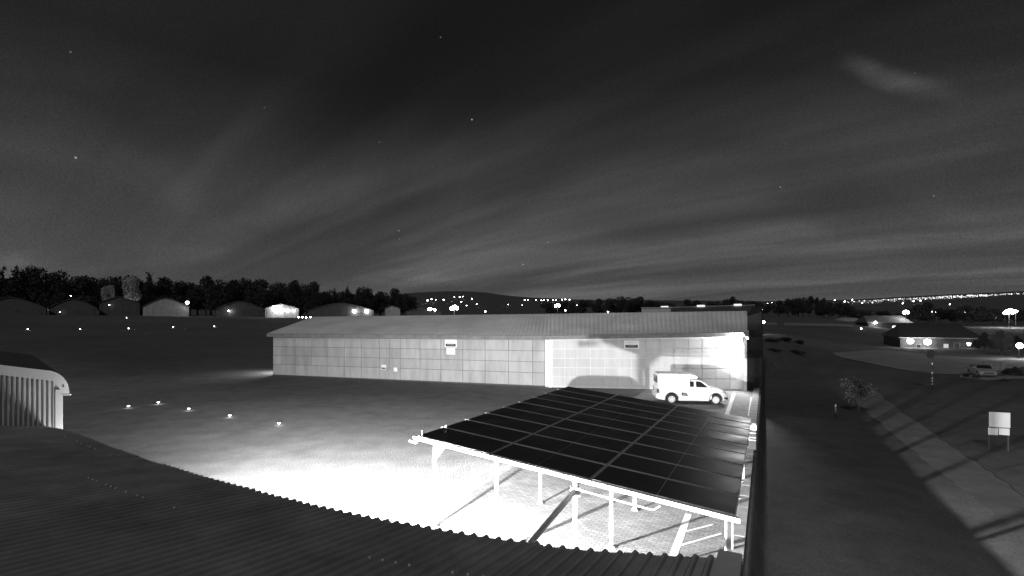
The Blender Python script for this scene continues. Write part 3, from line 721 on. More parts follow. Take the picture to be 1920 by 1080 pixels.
# ------------------------------------------------------------------ vehicles
def arc(cx, cz, r, a0, a1, n):
    return [(cx + r * math.cos(math.radians(a0 + (a1 - a0) * k / n)), cz + r * math.sin(math.radians(a0 + (a1 - a0) * k / n))) for k in range(n + 1)]
def make_car(name, label, loc, rz, kind, m_body, group=None):
    """local frame: x forward from the rear axle, y to the left, z up"""
    t = thing(name, label, 'car' if kind != 'utility' else 'utility car', loc, rz, group)
    WB, W, TR = 2.67, .83, .31
    if kind == 'utility':
        top = [(3.42, .42), (3.46, .60), (3.36, .76), (3.10, .90), (2.55, 1.02), (2.30, 1.06), (1.15, 1.06), (-.80, 1.04), (-.86, .95), (-.86, .66), (-.96, .58), (-.95, .36), (-.80, .30)]
    else:
        WB = 2.5; top = [(3.20, .40), (3.24, .60), (3.12, .74), (2.80, .86), (2.25, .95), (2.0, .99), (.3, 1.02), (-.55, 1.0), (-.66, .85), (-.68, .62), (-.72, .45), (-.62, .28)]
    prof = top + [(-.46, .24)] + arc(0, .33, .40, 194, -14, 14)[0:] + [(.48, .22), (WB - .48, .22)] + arc(WB, .33, .40, 194, -14, 14) + [(WB + .46, .24)]
    def sec(x, z):                            # plan taper at nose and tail, tumblehome above the waist
        k = 1.0 - .16 * sstep(2.5, 3.6, x) - .05 * sstep(-.4, -1.0, x)
        return W * k * (1 - .05 * sstep(.7, 1.08, z) - .03 * sstep(.5, .2, z))
    mb = MB(); mb.prism(prof, lambda x, z: (x, sec(x, z), z), lambda x, z: (x, -sec(x, z), z)); mk('body', mb, m_body, t, local=True, bevel=.035)
    mb = MB(); mb.box((-.45, -.70, .20), (WB + .45, .70, .62)); mk('underbody', mb, M_BLACK, t, local=True)
    # cab
    if kind == 'utility':
        cb = [(1.02, 1.03), (2.42, 1.03), (1.86, 1.48), (1.60, 1.53), (1.12, 1.53)]
    else:
        cb = [(-.58, .99), (2.05, .97), (1.40, 1.40), (1.05, 1.46), (.1, 1.45), (-.28, 1.34)]
    def cw(z): return lerp(.775, .60, (z - 1.0) / .5)
    mb = MB(); mb.prism(cb, lambda x, z: (x, cw(z), z), lambda x, z: (x, -cw(z), z)); cab = mk('cab', mb, m_body, t, local=True, bevel=.045)
    def side_glass(poly, nm='side_window'):
        for sg in (1, -1):
            mb = MB(); mb.prism(poly, lambda x, z: (x, sg * (cw(z) + .016), z), lambda x, z: (x, sg * (cw(z) - .03), z)); mk(nm, mb, M_GLASS, t, local=True)
    if kind == 'utility':
        side_glass([(1.50, 1.075), (2.20, 1.075), (2.10, 1.17), (1.82, 1.39), (1.66, 1.44), (1.50, 1.44)])
        side_glass([(1.13, 1.10), (1.36, 1.10), (1.38, 1.42), (1.22, 1.43), (1.14, 1.38)], 'quarter_window')
        ws = [(2.36, 1.075), (1.885, 1.455)]
    else:
        side_glass([(.72, 1.05), (1.80, 1.05), (1.36, 1.36), (1.1, 1.40), (.72, 1.40)]); side_glass([(-.3, 1.06), (.64, 1.06), (.64, 1.40), (.1, 1.38), (-.2, 1.28)], 'rear_window')
        ws = [(1.98, 1.02), (1.43, 1.385)]
    (x0, z0), (x1, z1) = ws; y0, y1 = cw(z0) - .06, cw(z1) - .05
    nx, nz = (z1 - z0), (x0 - x1); ln = math.hypot(nx, nz); nx, nz = nx / ln * .02, nz / ln * .02
    q = [(x0, -y0, z0), (x0, y0, z0), (x1, y1, z1), (x1, -y1, z1)]
    mb = MB(); mb.hexa([(a - nx, b, c - nz) for a, b, c in q], [(a + nx, b, c + nz) for a, b, c in q]); mk('windscreen', mb, M_GLASS, t, local=True)
    # door outline and handle
    for sg in (1, -1):
        x0, x1 = (1.44, 2.40) if kind == 'utility' else (.68, 1.85)
        y = W * .985
        d = MB(); d.prism([(x0, .34), (x1, .34), (x1 + .02, .62), (x1 - .02, 1.00), (x0, 1.00)], lambda x, z: (x, sg * (sec(x, z) + .004), z), lambda x, z: (x, sg * (sec(x, z) - .05), z)); dr = mk('door', d, m_body, t, local=True)
        d = MB(); d.box((x0 + .07, min(sg * y, sg * (y + .03)), .90), (x0 + .24, max(sg * y, sg * (y + .03)), .93)); mk('handle', d, M_GREY, dr, local=True)
        d = MB(); xm = x1 - .18; d.hexa([(xm, sg * .80, 1.05), (xm + .10, sg * .80, 1.05), (xm + .10, sg * .80, 1.17), (xm, sg * .80, 1.17)], [(xm - .01, sg * .95, 1.06), (xm + .07, sg * .95, 1.06), (xm + .07, sg * .95, 1.19), (xm - .01, sg * .95, 1.19)]); mk('mirror', d, m_body, t, local=True, bevel=.015)
        # lamps
        d = MB(); d.prism([(3.05, .78), (3.30, .68), (3.36, .74), (3.10, .89)] if kind == 'utility' else [(2.85, .70), (3.10, .60), (3.14, .68), (2.88, .82)], lambda x, z: (x, sg * (sec(x, z) + .006), z), lambda x, z: (x, sg * (sec(x, z) - .16), z)); mk('headlight', d, mat('lamp_lens', .45, .15, 0), t, local=True)
        xr = -.86 if kind == 'utility' else -.66
        d = MB(); d.box((xr - .015, min(sg * .60, sg * .80), .68), (xr + .10, max(sg * .60, sg * .80), .96)); mk('tail_light', d, mat('tail_lens', .10, .2, 0), t, local=True)
        # wheel arches' dark lip and the wheels
        for xa in (0, WB):
            lip = arc(xa, .33, .425, 188, -8, 14); inn = arc(xa, .33, .385, -8, 188, 14)
            d = MB(); d.prism(lip + inn, lambda x, z: (x, sg * (sec(x, z) + .012), z), lambda x, z: (x, sg * (sec(x, z) - .10), z)); mk('arch_trim', d, mat('arch_plastic', .10, .6), t, local=True)
            wh = MB(); wh.tube((xa, sg * .60, TR), (xa, sg * .80, TR), TR, 24); tyre = mk('wheel', wh, M_BLACK, t, local=True, bevel=.03)
            rm = MB(); rm.tube((xa, sg * .79, TR), (xa, sg * .812, TR), .205, 20); rm.tube((xa, sg * .81, TR), (xa, sg * .825, TR), .07, 12); ro = mk('rim', rm, M_RIM, tyre, local=True)
            for k in range(8):
                an = 2 * math.pi * k / 8; c = (xa + .145 * math.cos(an), TR + .145 * math.sin(an))
                rm = MB(); rm.tube((c[0], sg * .811, c[1]), (c[0], sg * .816, c[1]), .026, 8); mk('rim_hole', rm, M_DARK, tyre, local=True)
        if kind == 'utility':                # black step grille in the flank behind the door
            d = MB(); d.prism([(.62, .56), (.98, .52), (.90, .72), (.60, .74)], lambda x, z: (x, sg * (sec(x, z) + .006), z), lambda x, z: (x, sg * (sec(x, z) - .05), z)); sv = mk('side_step', d, M_DARK, t, local=True)
            d = MB(); d.prism([(.70, .60), (.90, .575), (.86, .67), (.69, .69)], lambda x, z: (x, sg * (sec(x, z) + .010), z), lambda x, z: (x, sg * (sec(x, z) - .0), z)); mk('step_plate', d, M_GREY, sv, local=True)
    xn = 3.44 if kind == 'utility' else 3.22
    d = MB(); d.box((xn - .06, -.45, .52), (xn + .035, .45, .66)); mk('grille', d, M_DARK, t, local=True)
    d = MB(); d.box((xn - .10, -.58, .30), (xn + .02, .58, .44)); mk('bumper_intake', d, M_DARK, t, local=True)
    for sg in (1, -1):
        d = MB(); d.box((xn - .26, min(sg * .5, sg * .74), .36), (xn - .03, max(sg * .5, sg * .74), .47)); mk('fog_lamp_recess', d, M_DARK, t, local=True)
    d = MB(); xr = -.96 if kind == 'utility' else -.72; d.box((xr - .012, -.25, .50), (xr + .02, .25, .60)); mk('number_plate', d, M_WHITE, t, local=True)
    if kind == 'utility':
        cp = [(-.82, 1.05), (1.13, 1.05), (1.13, 1.56), (1.50, 1.585), (1.62, 1.65), (1.60, 1.74), (1.45, 1.83), (1.20, 1.885), (.7, 1.91), (-.74, 1.91), (-.84, 1.83)]
        def pw_(z): return lerp(.80, .73, (z - 1.0) / 1.0)
        mb = MB(); mb.prism(cp, lambda x, z: (x, pw_(z), z), lambda x, z: (x, -pw_(z), z)); can = mk('canopy', mb, m_body, t, local=True, bevel=.06)
        mb = MB(); mb.box((-.86, -.62, 1.30), (-.825, .62, 1.75)); mk('rear_hatch_window', mb, M_GLASS, can, local=True)
        mb = MB(); mb.box((1.145, -.58, 1.10), (1.16, .58, 1.50)); mk('gap_seal', mb, M_DARK, can, local=True)
        for sg in (1, -1):
            mb = MB(); mb.box((.98, min(sg * .55, sg * .60), 1.535), (1.82, max(sg * .55, sg * .60), 1.575)); mk('roof_rail', mb, M_DARK, t, local=True)
    return t
# wheel contact points seen in the photograph
wr, wf = on(1251, 757.5), on(1328.5, 759)
ang = math.radians(-6.5)
make_car('utility_car', 'white single-cab utility car with tall white canopy before the pale hangar', V3(wr.x + .36, wr.y + .75, 0.004), ang, 'utility', M_CARW)
make_car('parked_car', 'pale hatchback mostly hidden beneath the solar carport', V3(*(on(897, 866).xy + Vector((.75, .10))), 0.006), math.radians(50), 'hatch', M_CARW)

# ------------------------------------------------------------------ lamps
def ground_lamp(px, py):
    p = on(px, py + 3)
    t = thing('garden_lamp', 'small glowing ground lamp in the row on the grass by the apron', 'lamp', p, group='row of ground lamps on the grass')
    mb = MB(); mb.tube((0, 0, -.02), (0, 0, .09), .012, 6); mk('spike', mb, M_DARK, t, local=True)
    mb = MB(); mb.tube((0, 0, .09), (0, 0, .15), .03, 8, .085); mk('glass', mb, M_LAMPW, t, local=True)
    mb = MB(); mb.tube((0, 0, .151), (0, 0, .17), .10, 8, .03); mk('cap', mb, M_DARK, t, local=True)
for px, py in ((241, 762), (297, 755), (354, 767), (431, 780), (523, 795)): ground_lamp(px, py)
def meet(px, py, lift=0.0, r0=60.0, r1=2600.0):     # where the pixel's ray comes down to the terrain (plus lift)
    y = r0; r = ray(px, py)
    while y < r1:
        z = CAMH + r.z * y
        if z <= ground_h(r.x * y, y) + lift: break
        y *= 1.01
    return Vector((r.x * y, y, CAMH + r.z * y))
for px, py in ((52, 618), (150, 617), (241, 616), (325, 613.5), (402, 612), (237, 596.5), (567, 607.5)):
    p = meet(px, py, .35)
    t = thing('runway_lamp', 'small glowing edge lamp standing far out on the airfield', 'lamp', V3(p.x, p.y, ground_h(p.x, p.y)), group='edge lamps far out on the airfield')
    mb = MB(); mb.tube((0, 0, -.3), (0, 0, .26), .06, 6); mk('stem', mb, M_DARK, t, local=True)
    mb = MB(); mb.ball((0, 0, .36), .085, 8, 6); mk('globe', mb, M_FARLAMP, t, local=True)
def lamp_thing(name, label, p, r, m, ground=True, group=None, pole=None, arm=True):
    gz = ground_h(p.x, p.y)
    t = thing(name, label, 'lamp', V3(p.x, p.y, gz), group=group); h = p.z - gz
    if r > .5:
        for ox, oz, k in ((-.8, 0, .62), (.75, .1, .56), (0, .38, .6)):
            mb = MB(); mb.ball((ox * r, 0, h + oz * r), r * k, 10, 6); mk('globe', mb, m, t, local=True)
        mb = MB(); mb.box((-r * 1.1, r * .62, h - .08), (r * 1.1, r * .72, h + .08)); mk('cross_bar', mb, M_DARK, t, local=True)
    else:
        mb = MB(); mb.ball((0, 0, h), r, 10, 6); mk('globe', mb, m, t, local=True)
    if pole is not False and h > .4:
        mb = MB(); mb.tube((0, r * .3, -.5), (0, r * .3, h - r * .6), max(.06, r * .12), 6); mk('pole', mb, M_DARK, t, local=True)
    mb = MB(); mb.tube((0, 0, h + r * .9), (0, 0, h + r * 1.15), r * .7, 8, r * .3); mk('cap', mb, M_DARK, t, local=True)
    return t

# ------------------------------------------------------------------ trees (proto crowns of many small leaf faces)
def leaf_cloud(seed, blobs, n, size, squash=1.0):
    rr = random.Random(seed); mb = MB()
    tot = sum(b[3] ** 2 for b in blobs)
    for bx, by, bz, br in blobs:
        k = int(n * br * br / tot)
        for _ in range(k):
            while True:
                p = Vector((rr.uniform(-1, 1), rr.uniform(-1, 1), rr.uniform(-1, 1)))
                if .35 < p.length < 1.0 + rr.uniform(-.15, .12): break
            c = Vector((bx, by, bz)) + Vector((p.x, p.y, p.z * squash)) * br
            a = Vector((rr.gauss(0, 1), rr.gauss(0, 1), rr.gauss(0, .7))).normalized(); b = a.orthogonal().normalized()
            b = Matrix.Rotation(rr.uniform(0, 6.28), 3, a) @ b; c2 = a.cross(b)
            s = size * rr.uniform(.6, 1.4)
            mb.add([c - b * s - c2 * s * .5, c + b * s * .2 - c2 * s * .7, c + b * s + c2 * s * .2, c - b * s * .1 + c2 * s * .7], [(0, 1, 2, 3)])
    return mb
def broad_blobs(seed, n=9, top=1.0, spread=.42):
    rr = random.Random(seed); out = []
    for k in range(n):
        a = rr.uniform(0, 6.28); q = spread * math.sqrt(rr.random()); z = rr.uniform(.40, .86) - q * .25
        out.append((q * math.cos(a), q * math.sin(a), z * top, rr.uniform(.13, .22)))
    out.append((0, 0, .80 * top, .17)); return out
def cone_blobs(seed, n=11):
    rr = random.Random(seed); out = []
    for k in range(n):
        f = k / (n - 1); out.append((rr.uniform(-.05, .05), rr.uniform(-.05, .05), .14 + .80 * f, .22 * (1 - f) + .045))
    return out
def trunk_mb(seed, h=.55, r=.028, limbs=5):
    rr = random.Random(seed); mb = MB(); mb.tube((0, 0, -.05), (0, 0, h), r, 7, r * .5)
    for k in range(limbs):
        a = rr.uniform(0, 6.28); z = h * rr.uniform(.5, 1.0); l = rr.uniform(.16, .3)
        mb.tube((0, 0, z), (l * math.cos(a), l * math.sin(a), z + l * rr.uniform(.5, 1.1)), r * .45, 5, r * .15)
    return mb
PROTO = {}
def proto(key, crown, trunk, m):
    me = []
    for nm, mb, mm in (('crown', crown, m), ('trunk', trunk, M_BARK)):
        d = bpy.data.meshes.new(nm); d.from_pydata(mb.v, [], mb.f); d.update(); d.materials.append(mm); me.append(d)
    PROTO[key] = me
for k in range(3): proto('broad%d' % k, leaf_cloud(20 + k, broad_blobs(30 + k), 2600, .026), trunk_mb(k), M_LEAF)
for k in range(2): proto('cone%d' % k, leaf_cloud(50 + k, cone_blobs(60 + k), 2200, .024), trunk_mb(9 + k, .9, .02, 3), M_LEAF)
proto('tall0', leaf_cloud(71, [(rnd.uniform(-.12, .12), rnd.uniform(-.12, .12), z, rnd.uniform(.10, .17)) for z in (.3, .42, .5, .6, .7, .78, .88)], 2400, .024), trunk_mb(14, .7, .022), M_LEAF)
proto('young', leaf_cloud(81, broad_blobs(82, 8, .98, .26), 420, .030), trunk_mb(15, .62, .016, 7), M_LEAFP)
proto('bush', leaf_cloud(91, [(rnd.uniform(-.4, .4), rnd.uniform(-.3, .3), rnd.uniform(.15, .55), rnd.uniform(.22, .38)) for _ in range(7)], 1500, .045), trunk_mb(16, .3, .02, 6), M_LEAF2)
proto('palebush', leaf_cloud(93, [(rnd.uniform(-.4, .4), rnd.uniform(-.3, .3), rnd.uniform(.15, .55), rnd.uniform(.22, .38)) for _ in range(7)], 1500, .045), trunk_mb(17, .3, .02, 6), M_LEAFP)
proto('paletree', leaf_cloud(95, broad_blobs(96, 10, 1.0, .26), 2600, .026), trunk_mb(18), mat('leaf_lit', .55, .9, .4, .5))  # floodlighting on these leaves is put into their pale colour
def plant(key, label, x, y, h, wide=1.0, group=None, name='tree', cat='tree', z=None, sink=.15):
    t = thing(name, label, cat, (x, y, (ground_h(x, y) if z is None else z) - sink), rnd.uniform(0, 6.28), group)
    for nm, me in zip(('crown', 'trunk'), PROTO[key]):
        o = bpy.data.objects.new(nm, me); COL.objects.link(o); o.parent = t
    t.scale = (h * wide, h * wide, h)
    return t
def tree_px(key, px, top, y, wide, label, group, name='tree', cat='tree'):
    x = (px - CX) / FPX * y; g = ground_h(x, y); h = CAMH - (top - HZ) / FPX * y - g
    return plant(key, label, x, y, h * 1.04, wide, group, name, cat)
LB, GB = 'dark leafy tree in the belt behind the far airfield hangars', 'tree belt behind the far hangars'
LC = 'dark pointed conifer in the belt behind the far airfield hangars'
belt = [(-30, 498, 'cone0', .9), (4, 500, 'cone1', .8), (32, 500, 'cone0', .95), (54, 505, 'tall0', .8), (76, 501, 'broad0', .8), (98, 512, 'broad1', .9), (118, 523, 'broad2', .9), (147, 517, 'broad0', 1.0), (172, 526, 'broad1', .9),
        (196, 523, 'broad2', 1.0), (223, 517, 'broad0', .8), (279, 511, 'cone1', .8), (264, 520, 'tall0', .8), (312, 521, 'broad1', 1.0), (337, 528, 'broad2', .9), (357, 529, 'broad0', .8), (386, 518, 'broad1', .85), (410, 532, 'broad2', .9),
        (438, 523, 'broad0', 1.0), (462, 525, 'broad2', .9), (490, 524, 'broad1', 1.1), (530, 530, 'broad0', 1.0), (544, 526, 'tall0', .7), (557, 526, 'cone0', .8), (575, 541, 'broad1', .9), (590, 527, 'broad2', .75), (610, 545, 'broad0', .9),
        (628, 541, 'cone1', .7), (652, 537, 'cone0', .9), (676, 547, 'broad1', .9), (690, 540, 'broad0', 1.0), (712, 547, 'broad2', .9), (740, 541, 'broad1', 1.0), (760, 551, 'broad0', .9), (-60, 508, 'broad1', .9)]
def behind(px):
    for lim, w in ((90, 'the wide end hangar'), (185, 'the hangar with lamp-lit doorway'), (265, 'the dim gabled hangar'), (358, 'the corner-floodlit arched hangar'), (400, 'the gap beside the floodlit hangar'), (496, 'the hangar with small window lamp'), (565, 'the low pale many-lamped hangar'), (705, 'the broad hangar with twin lamps')):
        if px < lim: return w
    return 'the small pale gabled hangar'
for px, top, key, w in belt:
    y = rnd.uniform(232, 262)
    tree_px(key, px, top, y, w * rnd.uniform(.9, 1.1), ('dark pointed conifer behind ' if 'cone' in key else 'dark slim leafy tree behind ' if 'tall' in key else 'dark broad leafy tree behind ') + behind(px), ('conifers' if 'cone' in key else 'leafy trees') + ' behind ' + behind(px), 'conifer_tree' if 'cone' in key else 'leafy_tree')
# second, lower row that closes the gaps under the crowns
for k in range(40):
    px = -40 + k * 20.5 + rnd.uniform(-6, 6); y = rnd.uniform(266, 290)
    tree_px('broad%d' % (k % 3), px, pw(px, [(0, 525), (100, 527), (300, 536), (560, 545), (760, 556)]) + rnd.uniform(-3, 4), y, 1.25, 'low dark tree deep in the belt behind ' + behind(px), 'low trees deep behind ' + behind(px), 'leafy_tree')
tree_px('paletree', 246, 517, 228, .55, 'pale floodlit tree glowing among the dark belt behind the hangars', None, 'floodlit_tree')
_p = at(240, 570, 222); lamp_thing('added_tree_light', 'added unseen lamp behind the gabled hangar brightening the pale tree', _p, .30, M_LAMP)  # lamp added out of sight to brighten the pale tree
tree_px('paletree', 204, 535, 222, .45, 'small thin floodlit tree beside the dark belt', None, 'floodlit_tree')
LM, GM = 'dark tree on the rise beyond the long hangar roof', 'trees on the rise beyond the hangar roof'
for px, top, w in ((1092, 561, 1.2), (1125, 560, 1.1), (1150, 559, 1.1), (1178, 556, 1.2), (1200, 556, 1.1), (1222, 562, 1.2), (1060, 564, 1.2), (1288, 561, 1.1), (1305, 563, 1.2), (1360, 561, 1.0), (1373, 556, .8), (1390, 562, 1.0), (1412, 564, 1.1), (1330, 566, 1.3), (1250, 566, 1.3), (1030, 566, 1.2)):
    y = rnd.uniform(215, 250)
    tree_px('broad%d' % rnd.randrange(3), px, top, y, w, LM, GM, 'leafy_tree')
LR, GR = 'dense dark tree in the clump beyond the lower lawn', 'tree clump beyond the lower lawn'
for px, top, key, w in ((1440, 568, 'broad0', 1.0), (1460, 563, 'broad1', 1.0), (1478, 559, 'broad2', 1.1), (1497, 558, 'broad0', 1.1), (1517, 555, 'tall0', .8), (1533, 558, 'tall0', .7), (1541, 559, 'tall0', .7), (1556, 566, 'broad1', 1.0), (1574, 567, 'broad0', 1.1), (1588, 572, 'broad2', 1.0), (1505, 568, 'broad1', 1.2), (1470, 574, 'broad2', 1.2), (1545, 572, 'broad0', 1.2)):
    tree_px(key, px, top, rnd.uniform(236, 275), w, LR, GR, 'leafy_tree')
for px, top, w in ((1605, 583, 1.3), (1620, 580, 1.4), (1648, 582, 1.4), (1664, 586, 1.2), (1590, 600, 1.4)):
    tree_px('broad%d' % rnd.randrange(3), px, top, rnd.uniform(205, 225), w, 'dark rounded tree behind the lamp-lit house', 'trees behind the lamp-lit house', 'leafy_tree')
for px, top, w in ((1722, 571, 1.2), (1740, 567, 1.2), (1700, 578, 1.2), (1763, 578, 1.3), (1790, 580, 1.3), (1815, 572, 1.3), (1838, 575, 1.2), (1862, 578, 1.2), (1890, 583, 1.2), (1925, 580, 1.2), (1960, 576, 1.3)):
    tree_px('broad%d' % rnd.randrange(3), px, top, rnd.uniform(190, 230), w, 'dark tree standing behind the long low house', 'trees behind the long low house', 'leafy_tree')
# trees in the garden at the right
for px, top, y, w in ((1846, 622, 92, .75), (1878, 619, 84, .62), (1828, 636, 96, .8), (1905, 628, 100, .8)):
    tree_px('broad%d' % rnd.randrange(3), px, top, y, w, 'dark round-headed tree in the lamp-lit garden', 'round-headed trees in the lamp-lit garden', 'garden_tree')
def bush_px(px, py, hpx, wide, label, group=None, key='bush', name='bush'):
    p = meet(px, py, 0, 12, 400); h = hpx / FPX * p.y
    return plant(key, label, p.x, p.y, h, wide, group, name, 'bush', sink=.05)
tree_px_base = meet(1611, 776, 0, 12, 200)
plant('young', 'slender young tree with sparse pale crown on the lower lawn', tree_px_base.x, tree_px_base.y, (776 - 698) / FPX * tree_px_base.y, 1.0, None, 'young_tree')
for px, py, h, w in ((1448, 642, 9, 2.2), (1470, 640, 10, 2.2), (1500, 645, 9, 2.0), (1452, 660, 8, 2.6), (1492, 664, 9, 2.6)):
    bush_px(px, py, h, w, 'low dark shrub on the lawn beside the hangar end', 'low shrubs on the lawn beside the hangar end')
for px, py, h, w in ((1814, 708, 9, 1.3), (1828, 710, 8, 1.4), (1880, 716, 7, 2.0), (1906, 706, 10, 1.6)):
    bush_px(px, py, h, w, 'low dark shrub edging the lamp-lit garden', 'low shrubs edging the lamp-lit garden')
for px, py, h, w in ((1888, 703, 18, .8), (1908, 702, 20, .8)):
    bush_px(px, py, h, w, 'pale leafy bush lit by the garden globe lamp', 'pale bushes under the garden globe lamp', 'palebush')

# ------------------------------------------------------------------ far hangars on the airfield
def far_hangar(px0, px1, base, wall, top, y, label, m_w, arched=True, lamps=(), door=None):
    x0, x1 = (px0 - CX) / FPX * y, (px1 - CX) / FPX * y; g = CAMH - (base - HZ) / FPX * y
    zw = CAMH - (wall - HZ) / FPX * y; zt = CAMH - (top - HZ) / FPX * y
    t = thing('arched_hangar' if arched else 'gabled_hangar', label, 'hangar', ((x0 + x1) / 2, y, g))
    D = 16.0; sk = -(CX - (px0 + px1) / 2) / FPX * D     # runs straight away from the viewer's side
    n = 12; pr = [(x0, zw)]
    for k in range(1, n):
        f = k / n; pr.append((lerp(x0, x1, f), zw + (zt - zw) * (1 - abs(2 * f - 1) ** 1.45 if arched else 1 - abs(2 * f - 1))))
    pr.append((x1, zw))
    wall_p = [(x0, g - 4)] + pr + [(x1, g - 4)]
    mb = MB(); mb.prism(wall_p, lambda a, z: (a, y, z), lambda a, z: (a + sk, y + D, z)); mk('wall', mb, m_w, t)
    o = .45; outer = [(x0 - o, zw - .12)] + [(a, z + .22) for a, z in pr[1:-1]] + [(x1 + o, zw - .12)]; inner = [(a, z - .16) for a, z in reversed(outer)]
    inner = [(x1 + o - .03, zw - .26)] + [(a, z + .04) for a, z in reversed(pr[1:-1])] + [(x0 - o + .03, zw - .26)]
    mb = MB(); mb.prism(outer + inner, lambda a, z: (a, y - .5, z), lambda a, z: (a + sk, y + D + .3, z)); mk('roof', mb, M_FARROOF, t)
    nd = 5; w = (x1 - x0) * .88 / nd; xs = x0 + (x1 - x0) * .06
    for k in range(nd):
        mb = MB(); mb.box((xs + k * w + .05, y - .14 + .05 * (k % 2), g + .05), (xs + (k + 1) * w - .05, y - .03, lerp(g, zw, .93))); mk('door_leaf', mb, m_w, t)
    for lx, ly, r, m, dy in lamps:
        p = at(lx, ly, y - dy)
        tt = thing('wall_lamp', 'glaring lamp on the ' + label.split(' hangar')[0] + ' hangar', 'lamp', p, group='lamps on the ' + label.split(' hangar')[0] + ' hangar')
        mb = MB(); mb.ball((0, 0, 0), r, 10, 6); mk('globe', mb, m, tt, local=True)
        mb = MB(); mb.box((-.05, 0, -.05), (.05, dy - .02, .05)); mk('arm', mb, M_DARK, tt, local=True)
        mb = MB(); mb.tube((0, 0, r * .85), (0, 0, r * 1.2), r * .9, 8, r * .3); mk('hood', mb, M_DARK, tt, local=True)
    return t
far_hangar(-40, 86, 597, 577, 558, 196, 'wide grey arched hangar at the end of the row', M_FARWALL)
far_hangar(92, 183, 597, 578, 561, 200, 'dim arched hangar with a lamp-lit doorway', M_FARWALL, lamps=((112, 585, .16, M_LAMPW, 1.0),))
far_hangar(186, 262, 597, 568, 556, 203, 'dim gabled hangar before the floodlit tree', M_FARWALL, arched=False, lamps=((205, 572, .18, M_LAMPW, 1.0),))
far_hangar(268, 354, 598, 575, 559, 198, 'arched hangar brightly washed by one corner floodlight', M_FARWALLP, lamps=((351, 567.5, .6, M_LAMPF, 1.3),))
far_hangar(406, 494, 597, 579, 565.5, 202, 'grey arched hangar with one small window lamp', M_FARWALL, lamps=((429, 583, .22, M_LAMP, .8),))
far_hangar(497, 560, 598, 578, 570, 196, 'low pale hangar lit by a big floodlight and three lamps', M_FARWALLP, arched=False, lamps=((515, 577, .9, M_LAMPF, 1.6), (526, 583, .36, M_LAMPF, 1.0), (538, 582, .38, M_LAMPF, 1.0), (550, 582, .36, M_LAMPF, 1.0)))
far_hangar(578, 700, 604, 582, 568.5, 204, 'broad dim hangar with twin glaring lamps', M_FARWALL, lamps=((664, 583.5, .72, M_LAMPF, 1.2), (687, 583.5, .78, M_LAMPF, 1.2)))
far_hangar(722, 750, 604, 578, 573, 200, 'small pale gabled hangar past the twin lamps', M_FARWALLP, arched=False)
far_hangar(762, 826, 606, 584, 578, 205, 'low dark hangar in front of the hill', M_FARWALL, arched=False)
for px in (560, 567, 574, 582):
    p = at(px, 596.5 - (px - 560) * .06, 190); p.z = max(p.z, ground_h(p.x, p.y) + .25)
    lamp_thing('path_lamp', 'one of the small bright path lamps beside the low pale hangar', p, .20, M_LAMP, group='path lamps beside the low pale hangar')
p = at(133, 555, 226); lamp_thing('mast_lamp', 'single bright mast lamp above the dim arched hangar', p, .17, M_LAMP)

# ------------------------------------------------------------------ lights of the valley beyond the hangar roof
GV = 'lamps on the hill beyond the hangar roof'; LV = 'small bright lamp on the dark hill beyond the hangar roof'
for px, py, s in ((802, 563.5, 2.2), (809, 561, 1.4), (817, 562, 1.2), (832, 562.5, 2.0), (852, 556.7, 1.1), (862, 557, 1.7), (868, 556, 1.0), (885, 560, 1.4), (865, 566, 1.6), (875, 573, 1.4), (894, 570, 1.2), (953, 571, 1.3), (979, 572, .8),
                  (984, 562.6, 1.2), (990, 562.5, 1.0), (1005, 562.8, 1.3), (1015, 563, 1.3), (1020, 562.5, 1.6), (1027, 563, 1.3), (1037, 562.5, 1.2), (1042, 563, 1.6), (1054, 562, 1.6), (1060, 561.5, 1.8), (1068, 562, 1.7), (1061, 572, .9), (1082, 572.5, 1.0)):
    p = meet(px, py, 6.0, 420, 2400)
    lamp_thing('street_lamp', LV, p, s * p.y / FPX / 2 * .9, M_FARLAMP, group=GV)
for px, py, r, lab in ((852, 578, 1.15, 'very bright floodlight on a mast just beyond the hangar ridge'), (1045, 573.5, .75, 'bright floodlight below the row of valley lamps'), (806, 579.5, .62, 'glaring lamp by the low dark hangar before the hill'), (815, 581, .40, 'second glaring lamp by the low dark hangar before the hill'), (910, 584, .22, 'small bright lamp close over the hangar ridge'), (1140, 585, .22, 'small lamp peeping over the hangar ridge'), (1060, 582, .22, 'faint lamp low behind the hangar ridge')):
    p = at(px, py, 185); lamp_thing('flood_mast', lab, p, r, M_LAMP if r > .3 else M_FARLAMP)
# lamp on top of the dark hangar end, and the one past its foot
p = at(1428, 580.5, 47); lamp_thing('parapet_lamp', 'bright lamp at the top of the dark hangar end wall', p, .13, M_LAMP)
p = at(1432, 604, 110); lamp_thing('yard_lamp', 'bright yard lamp just past the dark hangar end', p, .26, M_LAMP)

